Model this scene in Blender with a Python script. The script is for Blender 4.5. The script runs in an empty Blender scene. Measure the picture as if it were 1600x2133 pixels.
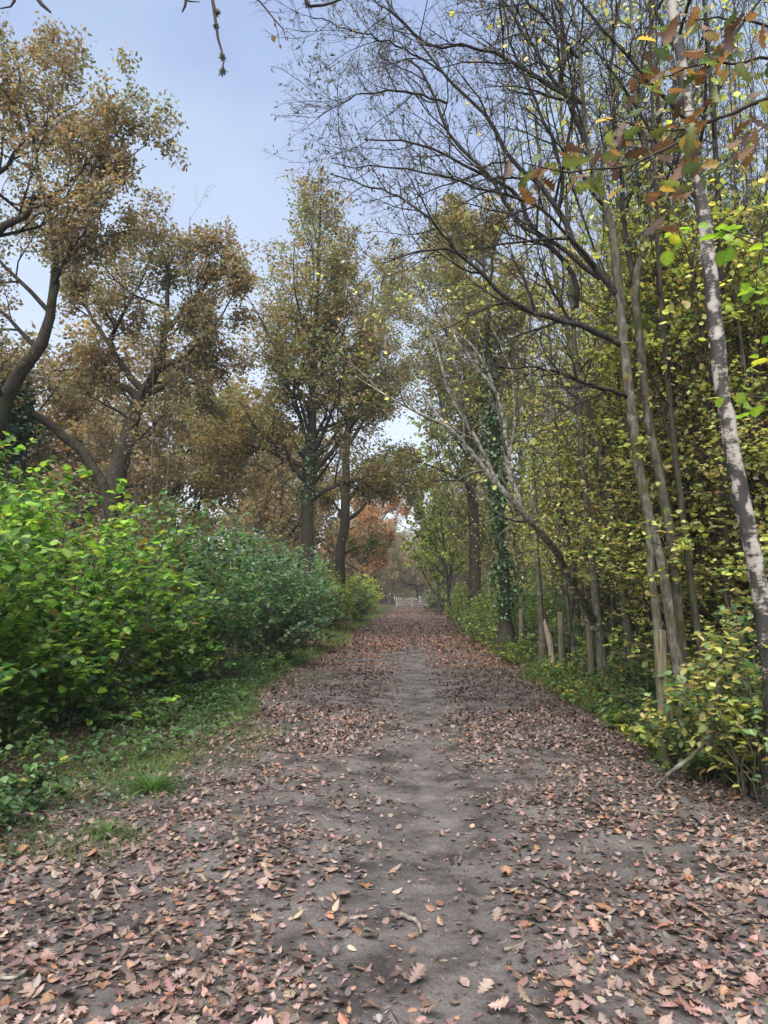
import bpy, math
import numpy as np
from mathutils import Vector

SC = bpy.context.scene
COL = SC.collection
rad = math.radians
rng = np.random.default_rng(7)

# ------------------------------------------------------------------ camera
CAM = np.array([0.0, 0.0, 1.55])
FPX, PITCH, YAW = 1540.0, rad(6.45), rad(1.78)
cam_d = bpy.data.cameras.new('camera')
cam_d.sensor_fit = 'VERTICAL'
cam_d.sensor_height = 36.0
cam_d.lens = 36.0 * FPX / 2133.0
cam_d.clip_start = 0.05
cam_d.clip_end = 3000
cam = bpy.data.objects.new('camera', cam_d)
COL.objects.link(cam)
cam.location = CAM
cam.rotation_euler = (rad(90) + PITCH, 0, YAW)
SC.camera = cam

# ------------------------------------------------------------------ world, sun, exposure
SUN_EL, SUN_AZ = rad(58), rad(200)          # overcast: a high, very soft sun behind the cloud
world = bpy.data.worlds.new('World')
SC.world = world
world.use_nodes = True
wn, wl = world.node_tree.nodes, world.node_tree.links
wn.clear()
w_out = wn.new('ShaderNodeOutputWorld')
w_bg = wn.new('ShaderNodeBackground')
w_bg.inputs['Strength'].default_value = 0.10
w_sky = wn.new('ShaderNodeTexSky')
w_sky.sky_type = 'NISHITA'
w_sky.sun_disc = False
w_sky.sun_elevation = SUN_EL
w_sky.sun_rotation = SUN_AZ
w_sky.dust_density = 3.0
w_tc = wn.new('ShaderNodeTexCoord')
w_map = wn.new('ShaderNodeMapping')
w_map.inputs['Scale'].default_value = (1.0, 1.0, 1.6)
w_noise = wn.new('ShaderNodeTexNoise')
w_noise.inputs['Scale'].default_value = 3.0
w_noise.inputs['Detail'].default_value = 5.0
w_noise.inputs['Roughness'].default_value = 0.45
w_ramp = wn.new('ShaderNodeValToRGB')
w_ramp.color_ramp.elements[0].position = 0.40
w_ramp.color_ramp.elements[0].color = (0.60, 0.75, 1.16, 1)
w_ramp.color_ramp.elements[1].position = 0.60
w_ramp.color_ramp.elements[1].color = (0.74, 0.95, 1.22, 1)
w_sep = wn.new('ShaderNodeSeparateXYZ')
w_mr = wn.new('ShaderNodeMapRange')
w_mr.inputs['From Min'].default_value = 0.0
w_mr.inputs['From Max'].default_value = 0.62
w_mr.inputs['To Min'].default_value = 1.0
w_mr.inputs['To Max'].default_value = 0.0
w_mix1 = wn.new('ShaderNodeMix'); w_mix1.data_type = 'RGBA'
w_mix1.inputs[7].default_value = (1.42, 1.54, 1.68, 1)
w_mix2 = wn.new('ShaderNodeMix'); w_mix2.data_type = 'RGBA'
w_mix2.inputs[0].default_value = 0.93
wl.new(w_tc.outputs['Generated'], w_map.inputs['Vector'])
wl.new(w_map.outputs['Vector'], w_noise.inputs['Vector'])
wl.new(w_noise.outputs['Fac'], w_ramp.inputs['Fac'])
wl.new(w_tc.outputs['Generated'], w_sep.inputs['Vector'])
wl.new(w_sep.outputs['Z'], w_mr.inputs['Value'])
wl.new(w_mr.outputs['Result'], w_mix1.inputs[0])
wl.new(w_ramp.outputs['Color'], w_mix1.inputs[6])
wl.new(w_sky.outputs['Color'], w_mix2.inputs[6])
wl.new(w_mix1.outputs[2], w_mix2.inputs[7])
wl.new(w_mix2.outputs[2], w_bg.inputs['Color'])
wl.new(w_bg.outputs['Background'], w_out.inputs['Surface'])

sun_d = bpy.data.lights.new('sun', 'SUN')
sun_d.energy = 1.5
sun_d.angle = rad(70)
sun_d.color = (1.0, 0.94, 0.86)
sun = bpy.data.objects.new('sun', sun_d)
COL.objects.link(sun)
sun.rotation_euler = (rad(90) - SUN_EL, 0, rad(-20))
sun.location = (0, -10, 40)

SC.view_settings.view_transform = 'Standard'
SC.view_settings.look = 'None'
SC.view_settings.gamma = 1.0
SC.view_settings.use_curve_mapping = False
SC.view_settings.exposure = 2.75
SC.cycles.max_bounces = 6
SC.cycles.diffuse_bounces = 4
SC.cycles.glossy_bounces = 2
SC.cycles.transmission_bounces = 4
SC.cycles.transparent_max_bounces = 4
SC.cycles.caustics_reflective = False
SC.cycles.caustics_refractive = False

# ------------------------------------------------------------------ helpers: geometry
_f = np.array([-math.sin(YAW) * math.cos(PITCH), math.cos(YAW) * math.cos(PITCH), math.sin(PITCH)])
_r = np.array([math.cos(YAW), math.sin(YAW), 0.0])
_u = np.cross(_r, _f)


def at(px, py, Y):
    """the world point at depth Y that photograph pixel (px, py) looks at"""
    d = _f + _r * (px - 800.0) / FPX + _u * (1066.5 - py) / FPX
    return CAM + d * (Y / d[1])


def nrm(v):
    return v / np.maximum(np.linalg.norm(v, axis=-1, keepdims=True), 1e-9)


def smooth(a, b, x):
    t = np.clip((x - a) / (b - a), 0, 1)
    return t * t * (3 - 2 * t)


_wk = np.random.default_rng(3)
_WV = [(nrm(_wk.normal(size=3)), _wk.uniform(0, 6.28)) for _ in range(14)]


def wnoise(p, scale=1.0):
    """cheap smooth noise of points (N,3), roughly -1..1"""
    s = np.zeros(len(p))
    for i, (d, ph) in enumerate(_WV):
        s += np.sin(p @ d * scale * (0.7 + 0.23 * i) + ph)
    return s / 3.2


_dk = np.random.default_rng(11)
_DENTS = np.stack([_dk.normal(0.1, 0.75, 130), 2.5 * (13 / 2.5) ** _dk.uniform(size=130), _dk.uniform(.035, .07, 130), _dk.uniform(.07, .14, 130), _dk.uniform(.003, .010, 130), _dk.normal(0, .35, 130)], 1)


def dents(x, y):
    """old footprints pressed into the mud"""
    h = np.zeros_like(x)
    for cx, cy, rx, ry, dp, an in _DENTS:
        c, s_ = math.cos(an), math.sin(an)
        k = (np.abs(x - cx) < .4) & (np.abs(y - cy) < .4)
        if k.any():
            u = (x[k] - cx) * c + (y[k] - cy) * s_; v = -(x[k] - cx) * s_ + (y[k] - cy) * c
            q = (u / rx) ** 2 + (v / ry) ** 2
            h[k] -= dp * (np.exp(-q ** 2) - 0.35 * np.exp(-((np.sqrt(q) - 1.45) / .35) ** 2))
    return h


def gz(x, y):
    """height of the ground"""
    x = np.asarray(x, float); y = np.asarray(y, float)
    p = np.stack([x, y, 0 * x], -1).reshape(-1, 3)
    n1 = wnoise(p, 1.1).reshape(x.shape)
    n2 = wnoise(p, 5.0).reshape(x.shape)
    fade = smooth(60, 20, y) * smooth(80, 30, np.abs(x))
    h = 0.018 * n1 * fade + 0.007 * n2 * fade + (dents(x, y) if x.size > 1 else 0)
    h -= 0.035 * np.exp(-((x - 0.12) / 0.55) ** 2)
    h -= 0.012 * np.exp(-((x - 0.34 - 0.03 * np.sin(y * 0.5)) / 0.035) ** 2) * smooth(1, 3, y)
    h += 0.010 * np.exp(-((x - 0.42 - 0.03 * np.sin(y * 0.5)) / 0.04) ** 2)
    h += 0.22 * smooth(-2.2, -4.5, x) + 0.10 * smooth(2.3, 3.6, x)
    h += 0.05 * smooth(2.4, 5, np.abs(x)) * n1
    return h


def path_edges(y):
    l = -2.35 - 0.25 * np.sin(y * 0.42 + 1) - 0.15 * np.sin(y * 1.3) - 0.9 * smooth(9, 3, y) - 0.35 * np.exp(-((y - 14) / 2.5) ** 2)
    r = 2.45 + 0.22 * np.sin(y * 0.37) + 0.12 * np.sin(y * 1.1 + 2) - 0.15 * smooth(9, 3, y)
    return l, r


def curve(pts, n):
    """Catmull-Rom through pts (m,d) resampled to n points"""
    p = np.asarray(pts, float)
    if len(p) == 2:
        t = np.linspace(0, 1, n)[:, None]
        return p[0] * (1 - t) + p[1] * t
    e = np.vstack([2 * p[0] - p[1], p, 2 * p[-1] - p[-2]])
    L = np.concatenate([[0], np.cumsum(np.linalg.norm(np.diff(p[:, :3], axis=0), axis=1))])
    s = np.linspace(0, L[-1], n)
    i = np.clip(np.searchsorted(L, s, side='right') - 1, 0, len(p) - 2)
    t = ((s - L[i]) / np.maximum(L[i + 1] - L[i], 1e-9))[:, None]
    a, b, c, d = e[i], e[i + 1], e[i + 2], e[i + 3]
    return 0.5 * (2 * b + (c - a) * t + (2 * a - 5 * b + 4 * c - d) * t ** 2 + (3 * b - a - 3 * c + d) * t ** 3)


def limb_px(pts, n=16, wob=0.0):
    """polyline given as (px, py, width_px, Y) -> points (1,n,3), radii (1,n)"""
    P = np.array([np.append(at(a, b, Y), w * 0.5 * Y / FPX) for a, b, w, Y in pts])
    c = curve(P, n)
    p, r = c[:, :3].copy(), np.maximum(c[:, 3], 0.0012)
    if wob:
        p[1:] += rng.normal(size=(n - 1, 3)) * wob
    return p[None], r[None]


def sub(P, R, k, t0, t1, length, ang, up, npts, wob, rscale=0.6, rtip=0.002, out=None, outw=0.0, jit=0.35, rmin=0.0):
    """k side branches from each curve of the batch P (B,n,3), R (B,n)"""
    B, n = P.shape[:2]
    t = (np.arange(k)[None] + rng.uniform(0, 1, (B, k))) / k
    t = (t0 + (t1 - t0) * t).reshape(-1)
    b = np.repeat(np.arange(B), k)
    f = t * (n - 1)
    i = np.clip(f.astype(int), 0, n - 2)
    w = (f - i)[:, None]
    pos = P[b, i] * (1 - w) + P[b, i + 1] * w
    tan = nrm(P[b, i + 1] - P[b, i])
    pr = R[b, i] * (1 - w[:, 0]) + R[b, i + 1] * w[:, 0]
    ref = np.where(np.abs(tan[:, 2:3]) > 0.9, np.array([[1.0, 0, 0]]), np.array([[0, 0, 1.0]]))
    e1 = nrm(np.cross(tan, ref)); e2 = np.cross(tan, e1)
    az = (np.tile(np.arange(k), B) * 2.4 + np.repeat(rng.uniform(0, 6.28, B), k) + rng.normal(0, 0.5, B * k))[:, None]
    a = (ang + rng.normal(0, 0.18, B * k))[:, None]
    d = nrm(np.cos(a) * tan + np.sin(a) * (np.cos(az) * e1 + np.sin(az) * e2))
    if out is not None:
        d = nrm(d + outw * nrm((pos - out) * np.array([1, 1, 0.3])))
    PL = np.linalg.norm(np.diff(P, axis=1), axis=2).sum(1)[b]
    L = length(t, pos, PL) if callable(length) else length * PL * (1 - 0.5 * t)
    L = L * rng.uniform(1 - jit, 1 + jit, len(t))
    st = (L / (npts - 1))[:, None]
    out_p = np.zeros((len(t), npts, 3)); out_p[:, 0] = pos
    for j in range(1, npts):
        d = nrm(d + rng.normal(size=d.shape) * wob + np.array([0, 0, up]))
        out_p[:, j] = out_p[:, j - 1] + d * st
    r0 = np.maximum(np.minimum(pr * rscale, 0.02 * L + 0.002), rmin)
    s = np.linspace(0, 1, npts)[None]
    out_r = np.maximum(r0[:, None] * (1 - s * 0.85), np.minimum(rtip, r0)[:, None])
    return out_p, out_r


# leaf shapes: x across, y along, base at the origin, length 1
def leaf_rows(widths, ys=None):
    n = len(widths)
    ys = np.linspace(0, 1, n) if ys is None else np.asarray(ys)
    v, f = [], []
    for w, y in zip(widths, ys):
        v += [(-w, y, 0), (0, y, 0), (w, y, 0)]
    for i in range(n - 1):
        a = 3 * i; b = a + 3
        f += [(a, a + 1, b + 1), (a, b + 1, b), (a + 1, a + 2, b + 2), (a + 1, b + 2, b + 1)]
    return np.array(v, float), np.array(f, int)


def leaf_star(radii, angs):
    v = [(0, 0.38, 0)] + [(r * math.sin(a), 0.38 + r * math.cos(a), 0) for r, a in zip(radii, angs)]
    m = len(radii)
    f = [(0, 1 + (i + 1) % m, 1 + i) for i in range(m)]
    return np.array(v, float), np.array(f, int)


L_KITE = (np.array([(0, 0, 0), (-.3, .5, 0), (0, 1, 0), (.3, .5, 0)], float), np.array([(0, 2, 1), (0, 3, 2)]))
L_SLIM = (np.array([(0, 0, 0), (-.15, .5, 0), (0, 1, 0), (.15, .5, 0)], float), np.array([(0, 2, 1), (0, 3, 2)]))
L_MID = (np.array([(0, 0, 0), (-.36, .3, 0), (-.35, .66, 0), (0, 1, 0), (.35, .66, 0), (.36, .3, 0)], float), np.array([(0, 3, 2), (0, 2, 1), (0, 5, 4), (0, 4, 3)]))
L_NEAR = leaf_rows([.10, .46, .36, .01], [0, .3, .75, 1])
L_OVATE = leaf_rows([.01, .24, .36, .28, .01], [0, .2, .45, .75, 1])
L_HAZEL = leaf_rows([.05, .33, .38, .46, .43, .49, .42, .42, .30, .25, .08, .01], [-.03, .06, .16, .27, .33, .48, .55, .68, .75, .85, .91, 1])
L_DOG = leaf_rows([.01, .16, .27, .29, .2, .09, .01], [0, .12, .32, .52, .74, .88, 1])
L_OAK = leaf_rows([.02, .07, .17, .09, .27, .13, .33, .16, .27, .14, .02], [0, .1, .22, .27, .42, .47, .63, .69, .84, .93, 1])
L_OAKM = leaf_rows([.02, .17, .10, .3, .15, .26, .03], [0, .22, .3, .52, .6, .84, 1])
_a = np.linspace(0, 2 * math.pi, 10, endpoint=False)
L_BROAD = leaf_rows([.01, .25, .40, .42, .30, .12, .01], [0, .12, .32, .52, .74, .88, 1])
L_OAKW = (L_OAK[0] * np.array([1.3, 1, 1]), L_OAK[1])
L_MAPLE = leaf_star([.62, .30, .56, .26, .40, .20, .40, .26, .56, .30], _a)
# a spray of five kite leaves used for far crowns
_sv, _sf = [], []
for _k in range(4):
    _an = _k * 1.7 + 0.3
    _R = np.array([[math.cos(_an), -math.sin(_an), 0], [math.sin(_an), math.cos(_an), 0], [0, 0, 1]])
    _vv = L_KITE[0] @ _R.T
    _vv[:, 2] += (_vv[:, 0] ** 2 + _vv[:, 1] ** 2) * (0.5 if _k % 2 else -0.5) + 0.1 * _k
    _sv.append(_vv); _sf.append(L_KITE[1] + 4 * _k)
L_SPRAY = (np.vstack(_sv), np.vstack(_sf))


class MB:
    """collects tubes and leaves and links them as ONE mesh object"""

    def __init__(s):
        s.v, s.c, s.f, s.m, s.n, s.sm = [], [], [], [], 0, []

    def raw(s, V, F, col=(0.5, 0.5, 0.5), mat=0, smooth_=False):
        V = np.asarray(V, float).reshape(-1, 3)
        c = np.asarray(col, float)
        c = np.broadcast_to(c, (len(V), 3)) if c.ndim == 1 else c
        s.v.append(V); s.c.append(c)
        F = np.asarray(F, int)
        s.f.append(F + s.n); s.m.append(np.full(len(F), mat)); s.sm.append(np.full(len(F), smooth_))
        s.n += len(V)
        return s

    def tubes(s, P, R, k=5, col=(0.5, 0.5, 0.5), mat=0, rough=0.0):
        B, n = P.shape[:2]
        T = np.empty_like(P)
        T[:, 1:-1] = P[:, 2:] - P[:, :-2]; T[:, 0] = P[:, 1] - P[:, 0]; T[:, -1] = P[:, -1] - P[:, -2]
        T = nrm(T)
        m = nrm(P[:, -1] - P[:, 0])
        ref = np.where(np.abs(m[:, 1:2]) > 0.8, np.array([[1.0, 0, 0.2]]), np.array([[0.25, 1.0, 0]]))
        u = ref[:, None, :] - (ref[:, None, :] * T).sum(-1, keepdims=True) * T
        u = nrm(u); w = np.cross(T, u)
        th = np.arange(k) * 2 * math.pi / k
        rr = R[:, :, None, None] * np.ones((1, 1, k, 1))
        if rough:
            rr = rr * (1 + rough * rng.normal(size=rr.shape))
        V = P[:, :, None] + rr * (np.cos(th)[None, None, :, None] * u[:, :, None] + np.sin(th)[None, None, :, None] * w[:, :, None])
        base = (np.arange(B) * n * k)[:, None, None] + (np.arange(n - 1) * k)[None, :, None]
        j = np.arange(k)[None, None]; j2 = (j + 1) % k
        F = np.stack([base + j, base + j2, base + k + j2, base + k + j], -1).reshape(-1, 4)
        return s.raw(V, F, col, mat, True)

    def leaves(s, tmpl, pos, d, nr, size, col, mat=0, fold=0.25, curl=0.0, smooth_=False):
        V, F = tmpl
        N = len(pos)
        d = nrm(d)
        x = nrm(np.cross(d, nr)); nn = np.cross(x, d)
        fold = np.broadcast_to(np.asarray(fold, float), (N,))[:, None]
        curl = np.broadcast_to(np.asarray(curl, float), (N,))[:, None]
        z = fold * np.abs(V[:, 0])[None] + curl * (V[:, 1] ** 2)[None] + V[:, 2][None]
        W = pos[:, None] + size[:, None, None] * (V[:, 0][None, :, None] * x[:, None] + V[:, 1][None, :, None] * d[:, None] + z[:, :, None] * nn[:, None])
        FF = (F[None] + (np.arange(N) * len(V))[:, None, None]).reshape(-1, 3)
        cc = np.repeat(col, len(V), axis=0)
        if len(V) % 3 == 0 and len(V) >= 12:       # paler midrib
            cc = (cc.reshape(N, -1, 3) * np.where(np.arange(len(V)) % 3 == 1, 1.3, 0.95)[None, :, None]).reshape(-1, 3)
        return s.raw(W, FF, cc, mat, smooth_)

    def mesh(s, name, mats, origin=(0, 0, 0)):
        me = bpy.data.meshes.new(name)
        V = np.vstack(s.v) - np.asarray(origin)
        me.vertices.add(len(V)); me.vertices.foreach_set('co', V.ravel().astype(np.float32))
        loops = np.concatenate([f.ravel() for f in s.f])
        tot = np.concatenate([np.full(len(f), f.shape[1]) for f in s.f])
        me.loops.add(len(loops)); me.loops.foreach_set('vertex_index', loops.astype(np.int32))
        me.polygons.add(len(tot))
        me.polygons.foreach_set('loop_start', np.concatenate([[0], np.cumsum(tot)[:-1]]).astype(np.int32))
        me.polygons.foreach_set('material_index', np.concatenate(s.m).astype(np.int32))
        me.polygons.foreach_set('use_smooth', np.concatenate(s.sm))
        for m in (mats if isinstance(mats, (list, tuple)) else [mats]):
            me.materials.append(m)
        me.update(calc_edges=True)
        a = me.color_attributes.new('Col', 'FLOAT_COLOR', 'POINT')
        C = np.ones((len(V), 4), np.float32); C[:, :3] = np.vstack(s.c)
        a.data.foreach_set('color', C.ravel())
        return me

    def build(s, name, mats, parent=None, origin=(0, 0, 0)):
        return link(name, s.mesh(name, mats, origin), parent, origin if parent is None else None)


def link(name, me, parent=None, loc=None):
    o = bpy.data.objects.new(name, me)
    COL.objects.link(o)
    if parent is not None:
        o.parent = parent
    elif loc is not None:
        o.location = loc
    return o


def tag(o, label=None, cat=None, group=None, kind=None):
    for k, v in (('label', label), ('category', cat), ('group', group), ('kind', kind)):
        if v:
            o[k] = v
    return o


def thing(name, label, cat, loc=(0, 0, 0), group=None):
    o = bpy.data.objects.new(name, None)
    o.empty_display_size = 0.2
    COL.objects.link(o)
    o.location = loc
    return tag(o, label, cat, group)


def copy_tree(o, loc, rotz, scale, label=None, group=None, parent=None):
    c = o.copy(); COL.objects.link(c)
    if parent is None:
        c.location = loc; c.rotation_euler = (0, 0, rotz); c.scale = scale
        if label: c['label'] = label
        if group: c['group'] = group
    else:
        c.parent = parent
    for ch in o.children:
        copy_tree(ch, None, None, None, parent=c)
    return c


# ------------------------------------------------------------------ materials
def mat_new(name):
    m = bpy.data.materials.new(name)
    m.use_nodes = True
    nt = m.node_tree
    nt.nodes.clear()
    out = nt.nodes.new('ShaderNodeOutputMaterial')
    return m, nt.nodes, nt.links, out


def leaf_mat(name, rough=0.45, trans=0.3, tr_gain=1.6, spec=0.4, vary=0.25):
    m, N, L, out = mat_new(name)
    a = N.new('ShaderNodeAttribute'); a.attribute_name = 'Col'
    geo = N.new('ShaderNodeNewGeometry')
    noise = N.new('ShaderNodeTexNoise'); noise.inputs['Scale'].default_value = 60; noise.inputs['Detail'].default_value = 2
    L.new(geo.outputs['Position'], noise.inputs['Vector'])
    mr = N.new('ShaderNodeMapRange')
    mr.inputs['To Min'].default_value = 1 - vary; mr.inputs['To Max'].default_value = 1 + vary
    L.new(noise.outputs['Fac'], mr.inputs['Value'])
    mul = N.new('ShaderNodeVectorMath'); mul.operation = 'SCALE'
    L.new(a.outputs['Color'], mul.inputs[0]); L.new(mr.outputs['Result'], mul.inputs['Scale'])
    p = N.new('ShaderNodeBsdfPrincipled')
    p.inputs['Roughness'].default_value = rough
    p.inputs['Specular IOR Level'].default_value = spec
    L.new(mul.outputs['Vector'], p.inputs['Base Color'])
    t = N.new('ShaderNodeBsdfTranslucent')
    g = N.new('ShaderNodeVectorMath'); g.operation = 'MULTIPLY'
    g.inputs[1].default_value = (tr_gain * 1.05, tr_gain, tr_gain * 0.6)
    L.new(mul.outputs['Vector'], g.inputs[0]); L.new(g.outputs['Vector'], t.inputs['Color'])
    mx = N.new('ShaderNodeMixShader'); mx.inputs[0].default_value = trans
    L.new(p.outputs[0], mx.inputs[1]); L.new(t.outputs[0], mx.inputs[2])
    L.new(mx.outputs[0], out.inputs['Surface'])
    return m


def bark_mat(name, dark, mid, lichen, lich_amt=0.45, scale=(26, 26, 5), bump=0.5, moss=None, lich_scale=9.0):
    m, N, L, out = mat_new(name)
    geo = N.new('ShaderNodeNewGeometry')
    mp = N.new('ShaderNodeMapping'); mp.inputs['Scale'].default_value = scale
    L.new(geo.outputs['Position'], mp.inputs['Vector'])
    n1 = N.new('ShaderNodeTexNoise'); n1.inputs['Scale'].default_value = 1; n1.inputs['Detail'].default_value = 5
    L.new(mp.outputs['Vector'], n1.inputs['Vector'])
    r1 = N.new('ShaderNodeValToRGB')
    r1.color_ramp.elements[0].position = 0.35; r1.color_ramp.elements[0].color = (*dark, 1)
    r1.color_ramp.elements[1].position = 0.66; r1.color_ramp.elements[1].color = (*mid, 1)
    L.new(n1.outputs['Fac'], r1.inputs['Fac'])
    n2 = N.new('ShaderNodeTexNoise'); n2.inputs['Scale'].default_value = lich_scale; n2.inputs['Detail'].default_value = 4
    L.new(geo.outputs['Position'], n2.inputs['Vector'])
    r2 = N.new('ShaderNodeValToRGB')
    c0 = 0.72 - 0.4 * lich_amt
    r2.color_ramp.elements[0].position = c0; r2.color_ramp.elements[1].position = min(c0 + 0.2, 1)
    L.new(n2.outputs['Fac'], r2.inputs['Fac'])
    mx = N.new('ShaderNodeMix'); mx.data_type = 'RGBA'
    mx.inputs[7].default_value = (*lichen, 1)
    L.new(r2.outputs['Color'], mx.inputs[0]); L.new(r1.outputs['Color'], mx.inputs[6])
    last = mx.outputs[2]
    if moss:
        n3 = N.new('ShaderNodeTexNoise'); n3.inputs['Scale'].default_value = 3.5; n3.inputs['Detail'].default_value = 5
        L.new(geo.outputs['Position'], n3.inputs['Vector'])
        r3 = N.new('ShaderNodeValToRGB'); r3.color_ramp.elements[0].position = 0.52; r3.color_ramp.elements[1].position = 0.66
        L.new(n3.outputs['Fac'], r3.inputs['Fac'])
        m3 = N.new('ShaderNodeMix'); m3.data_type = 'RGBA'; m3.inputs[7].default_value = (*moss, 1)
        L.new(r3.outputs['Color'], m3.inputs[0]); L.new(last, m3.inputs[6])
        last = m3.outputs[2]
    p = N.new('ShaderNodeBsdfPrincipled'); p.inputs['Roughness'].default_value = 0.85
    p.inputs['Specular IOR Level'].default_value = 0.2
    L.new(last, p.inputs['Base Color'])
    b = N.new('ShaderNodeBump'); b.inputs['Strength'].default_value = bump; b.inputs['Distance'].default_value = 0.012
    L.new(n1.outputs['Fac'], b.inputs['Height']); L.new(b.outputs['Normal'], p.inputs['Normal'])
    L.new(p.outputs[0], out.inputs['Surface'])
    return m


def birch_mat():
    m, N, L, out = mat_new('birch_bark')
    geo = N.new('ShaderNodeNewGeometry')
    sep = N.new('ShaderNodeSeparateXYZ'); L.new(geo.outputs['Position'], sep.inputs['Vector'])
    mp = N.new('ShaderNodeMapping'); mp.inputs['Scale'].default_value = (16, 16, 42)
    L.new(geo.outputs['Position'], mp.inputs['Vector'])
    n1 = N.new('ShaderNodeTexNoise'); n1.inputs['Scale'].default_value = 1; n1.inputs['Detail'].default_value = 8; n1.inputs['Roughness'].default_value = 0.8
    L.new(mp.outputs['Vector'], n1.inputs['Vector'])
    mp2 = N.new('ShaderNodeMapping'); mp2.inputs['Scale'].default_value = (9, 9, 7)
    L.new(geo.outputs['Position'], mp2.inputs['Vector'])
    n2 = N.new('ShaderNodeTexNoise'); n2.inputs['Scale'].default_value = 1; n2.inputs['Detail'].default_value = 4
    L.new(mp2.outputs['Vector'], n2.inputs['Vector'])
    # upper trunk darker and more broken, the middle papery
    mr = N.new('ShaderNodeMapRange'); mr.inputs['From Min'].default_value = 2.6; mr.inputs['From Max'].default_value = 4.6
    mr.inputs['To Min'].default_value = 0.0; mr.inputs['To Max'].default_value = 0.10
    L.new(sep.outputs['Z'], mr.inputs['Value'])
    mr2 = N.new('ShaderNodeMapRange'); mr2.inputs['From Min'].default_value = 1.9; mr2.inputs['From Max'].default_value = 0.9
    mr2.inputs['To Min'].default_value = 0.0; mr2.inputs['To Max'].default_value = 0.24
    L.new(sep.outputs['Z'], mr2.inputs['Value'])
    add = N.new('ShaderNodeMath'); add.operation = 'ADD'
    L.new(n1.outputs['Fac'], add.inputs[0])
    s2 = N.new('ShaderNodeMath'); s2.operation = 'MULTIPLY_ADD'; s2.inputs[1].default_value = 1.7; s2.inputs[2].default_value = -0.84
    L.new(n2.outputs['Fac'], s2.inputs[0]); L.new(s2.outputs[0], add.inputs[1])
    sb = N.new('ShaderNodeMath'); sb.operation = 'SUBTRACT'
    L.new(add.outputs[0], sb.inputs[0]); L.new(mr.outputs['Result'], sb.inputs[1])
    sb2 = N.new('ShaderNodeMath'); sb2.operation = 'SUBTRACT'
    L.new(sb.outputs[0], sb2.inputs[0]); L.new(mr2.outputs['Result'], sb2.inputs[1])
    r = N.new('ShaderNodeValToRGB')
    e = r.color_ramp.elements
    e[0].position = 0.40; e[0].color = (0.022, 0.021, 0.019, 1)
    e[1].position = 0.68; e[1].color = (0.34, 0.315, 0.29, 1)
    k = e.new(0.47); k.color = (0.07, 0.064, 0.056, 1)
    k = e.new(0.53); k.color = (0.25, 0.225, 0.20, 1)
    L.new(sb2.outputs[0], r.inputs['Fac'])
    p = N.new('ShaderNodeBsdfPrincipled'); p.inputs['Roughness'].default_value = 0.7
    L.new(r.outputs['Color'], p.inputs['Base Color'])
    b = N.new('ShaderNodeBump'); b.inputs['Strength'].default_value = 0.6; b.inputs['Distance'].default_value = 0.012
    L.new(sb2.outputs[0], b.inputs['Height']); L.new(b.outputs['Normal'], p.inputs['Normal'])
    L.new(p.outputs[0], out.inputs['Surface'])
    return m


def soil_mat(name, cols, scale=3.0, rough=(0.55, 0.85), bump=0.6, fine=70):
    m, N, L, out = mat_new(name)
    geo = N.new('ShaderNodeNewGeometry')
    n1 = N.new('ShaderNodeTexNoise'); n1.inputs['Scale'].default_value = scale; n1.inputs['Detail'].default_value = 7; n1.inputs['Roughness'].default_value = 0.62
    L.new(geo.outputs['Position'], n1.inputs['Vector'])
    r = N.new('ShaderNodeValToRGB')
    e = r.color_ramp.elements
    e[0].position = 0.37; e[0].color = (*cols[0], 1)
    e[1].position = 0.64; e[1].color = (*cols[2], 1)
    k = e.new(0.5); k.color = (*cols[1], 1)
    L.new(n1.outputs['Fac'], r.inputs['Fac'])
    mp = N.new('ShaderNodeMapping'); mp.inputs['Scale'].default_value = (fine, fine * 0.55, fine)
    L.new(geo.outputs['Position'], mp.inputs['Vector'])
    n2 = N.new('ShaderNodeTexNoise'); n2.inputs['Scale'].default_value = 1; n2.inputs['Detail'].default_value = 5; n2.inputs['Roughness'].default_value = 0.7
    L.new(mp.outputs['Vector'], n2.inputs['Vector'])
    mr = N.new('ShaderNodeMapRange'); mr.inputs['From Min'].default_value = 0.3; mr.inputs['From Max'].default_value = 0.7
    mr.inputs['To Min'].default_value = 0.7; mr.inputs['To Max'].default_value = 1.25
    L.new(n2.outputs['Fac'], mr.inputs['Value'])
    ml = N.new('ShaderNodeVectorMath'); ml.operation = 'SCALE'
    L.new(r.outputs['Color'], ml.inputs[0]); L.new(mr.outputs['Result'], ml.inputs['Scale'])
    p = N.new('ShaderNodeBsdfPrincipled')
    p.inputs['Specular IOR Level'].default_value = 0.35
    L.new(ml.outputs['Vector'], p.inputs['Base Color'])
    m2 = N.new('ShaderNodeMapRange'); m2.inputs['To Min'].default_value = rough[0]; m2.inputs['To Max'].default_value = rough[1]
    L.new(n1.outputs['Fac'], m2.inputs['Value']); L.new(m2.outputs['Result'], p.inputs['Roughness'])
    b = N.new('ShaderNodeBump'); b.inputs['Strength'].default_value = bump; b.inputs['Distance'].default_value = 0.012
    L.new(n2.outputs['Fac'], b.inputs['Height'])
    b2 = N.new('ShaderNodeBump'); b2.inputs['Strength'].default_value = bump * 0.6; b2.inputs['Distance'].default_value = 0.04
    n4 = N.new('ShaderNodeTexNoise'); n4.inputs['Scale'].default_value = 14; n4.inputs['Detail'].default_value = 4
    L.new(geo.outputs['Position'], n4.inputs['Vector']); L.new(n4.outputs['Fac'], b2.inputs['Height'])
    L.new(b2.outputs['Normal'], b.inputs['Normal'])
    L.new(b.outputs['Normal'], p.inputs['Normal'])
    L.new(p.outputs[0], out.inputs['Surface'])
    return m


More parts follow.
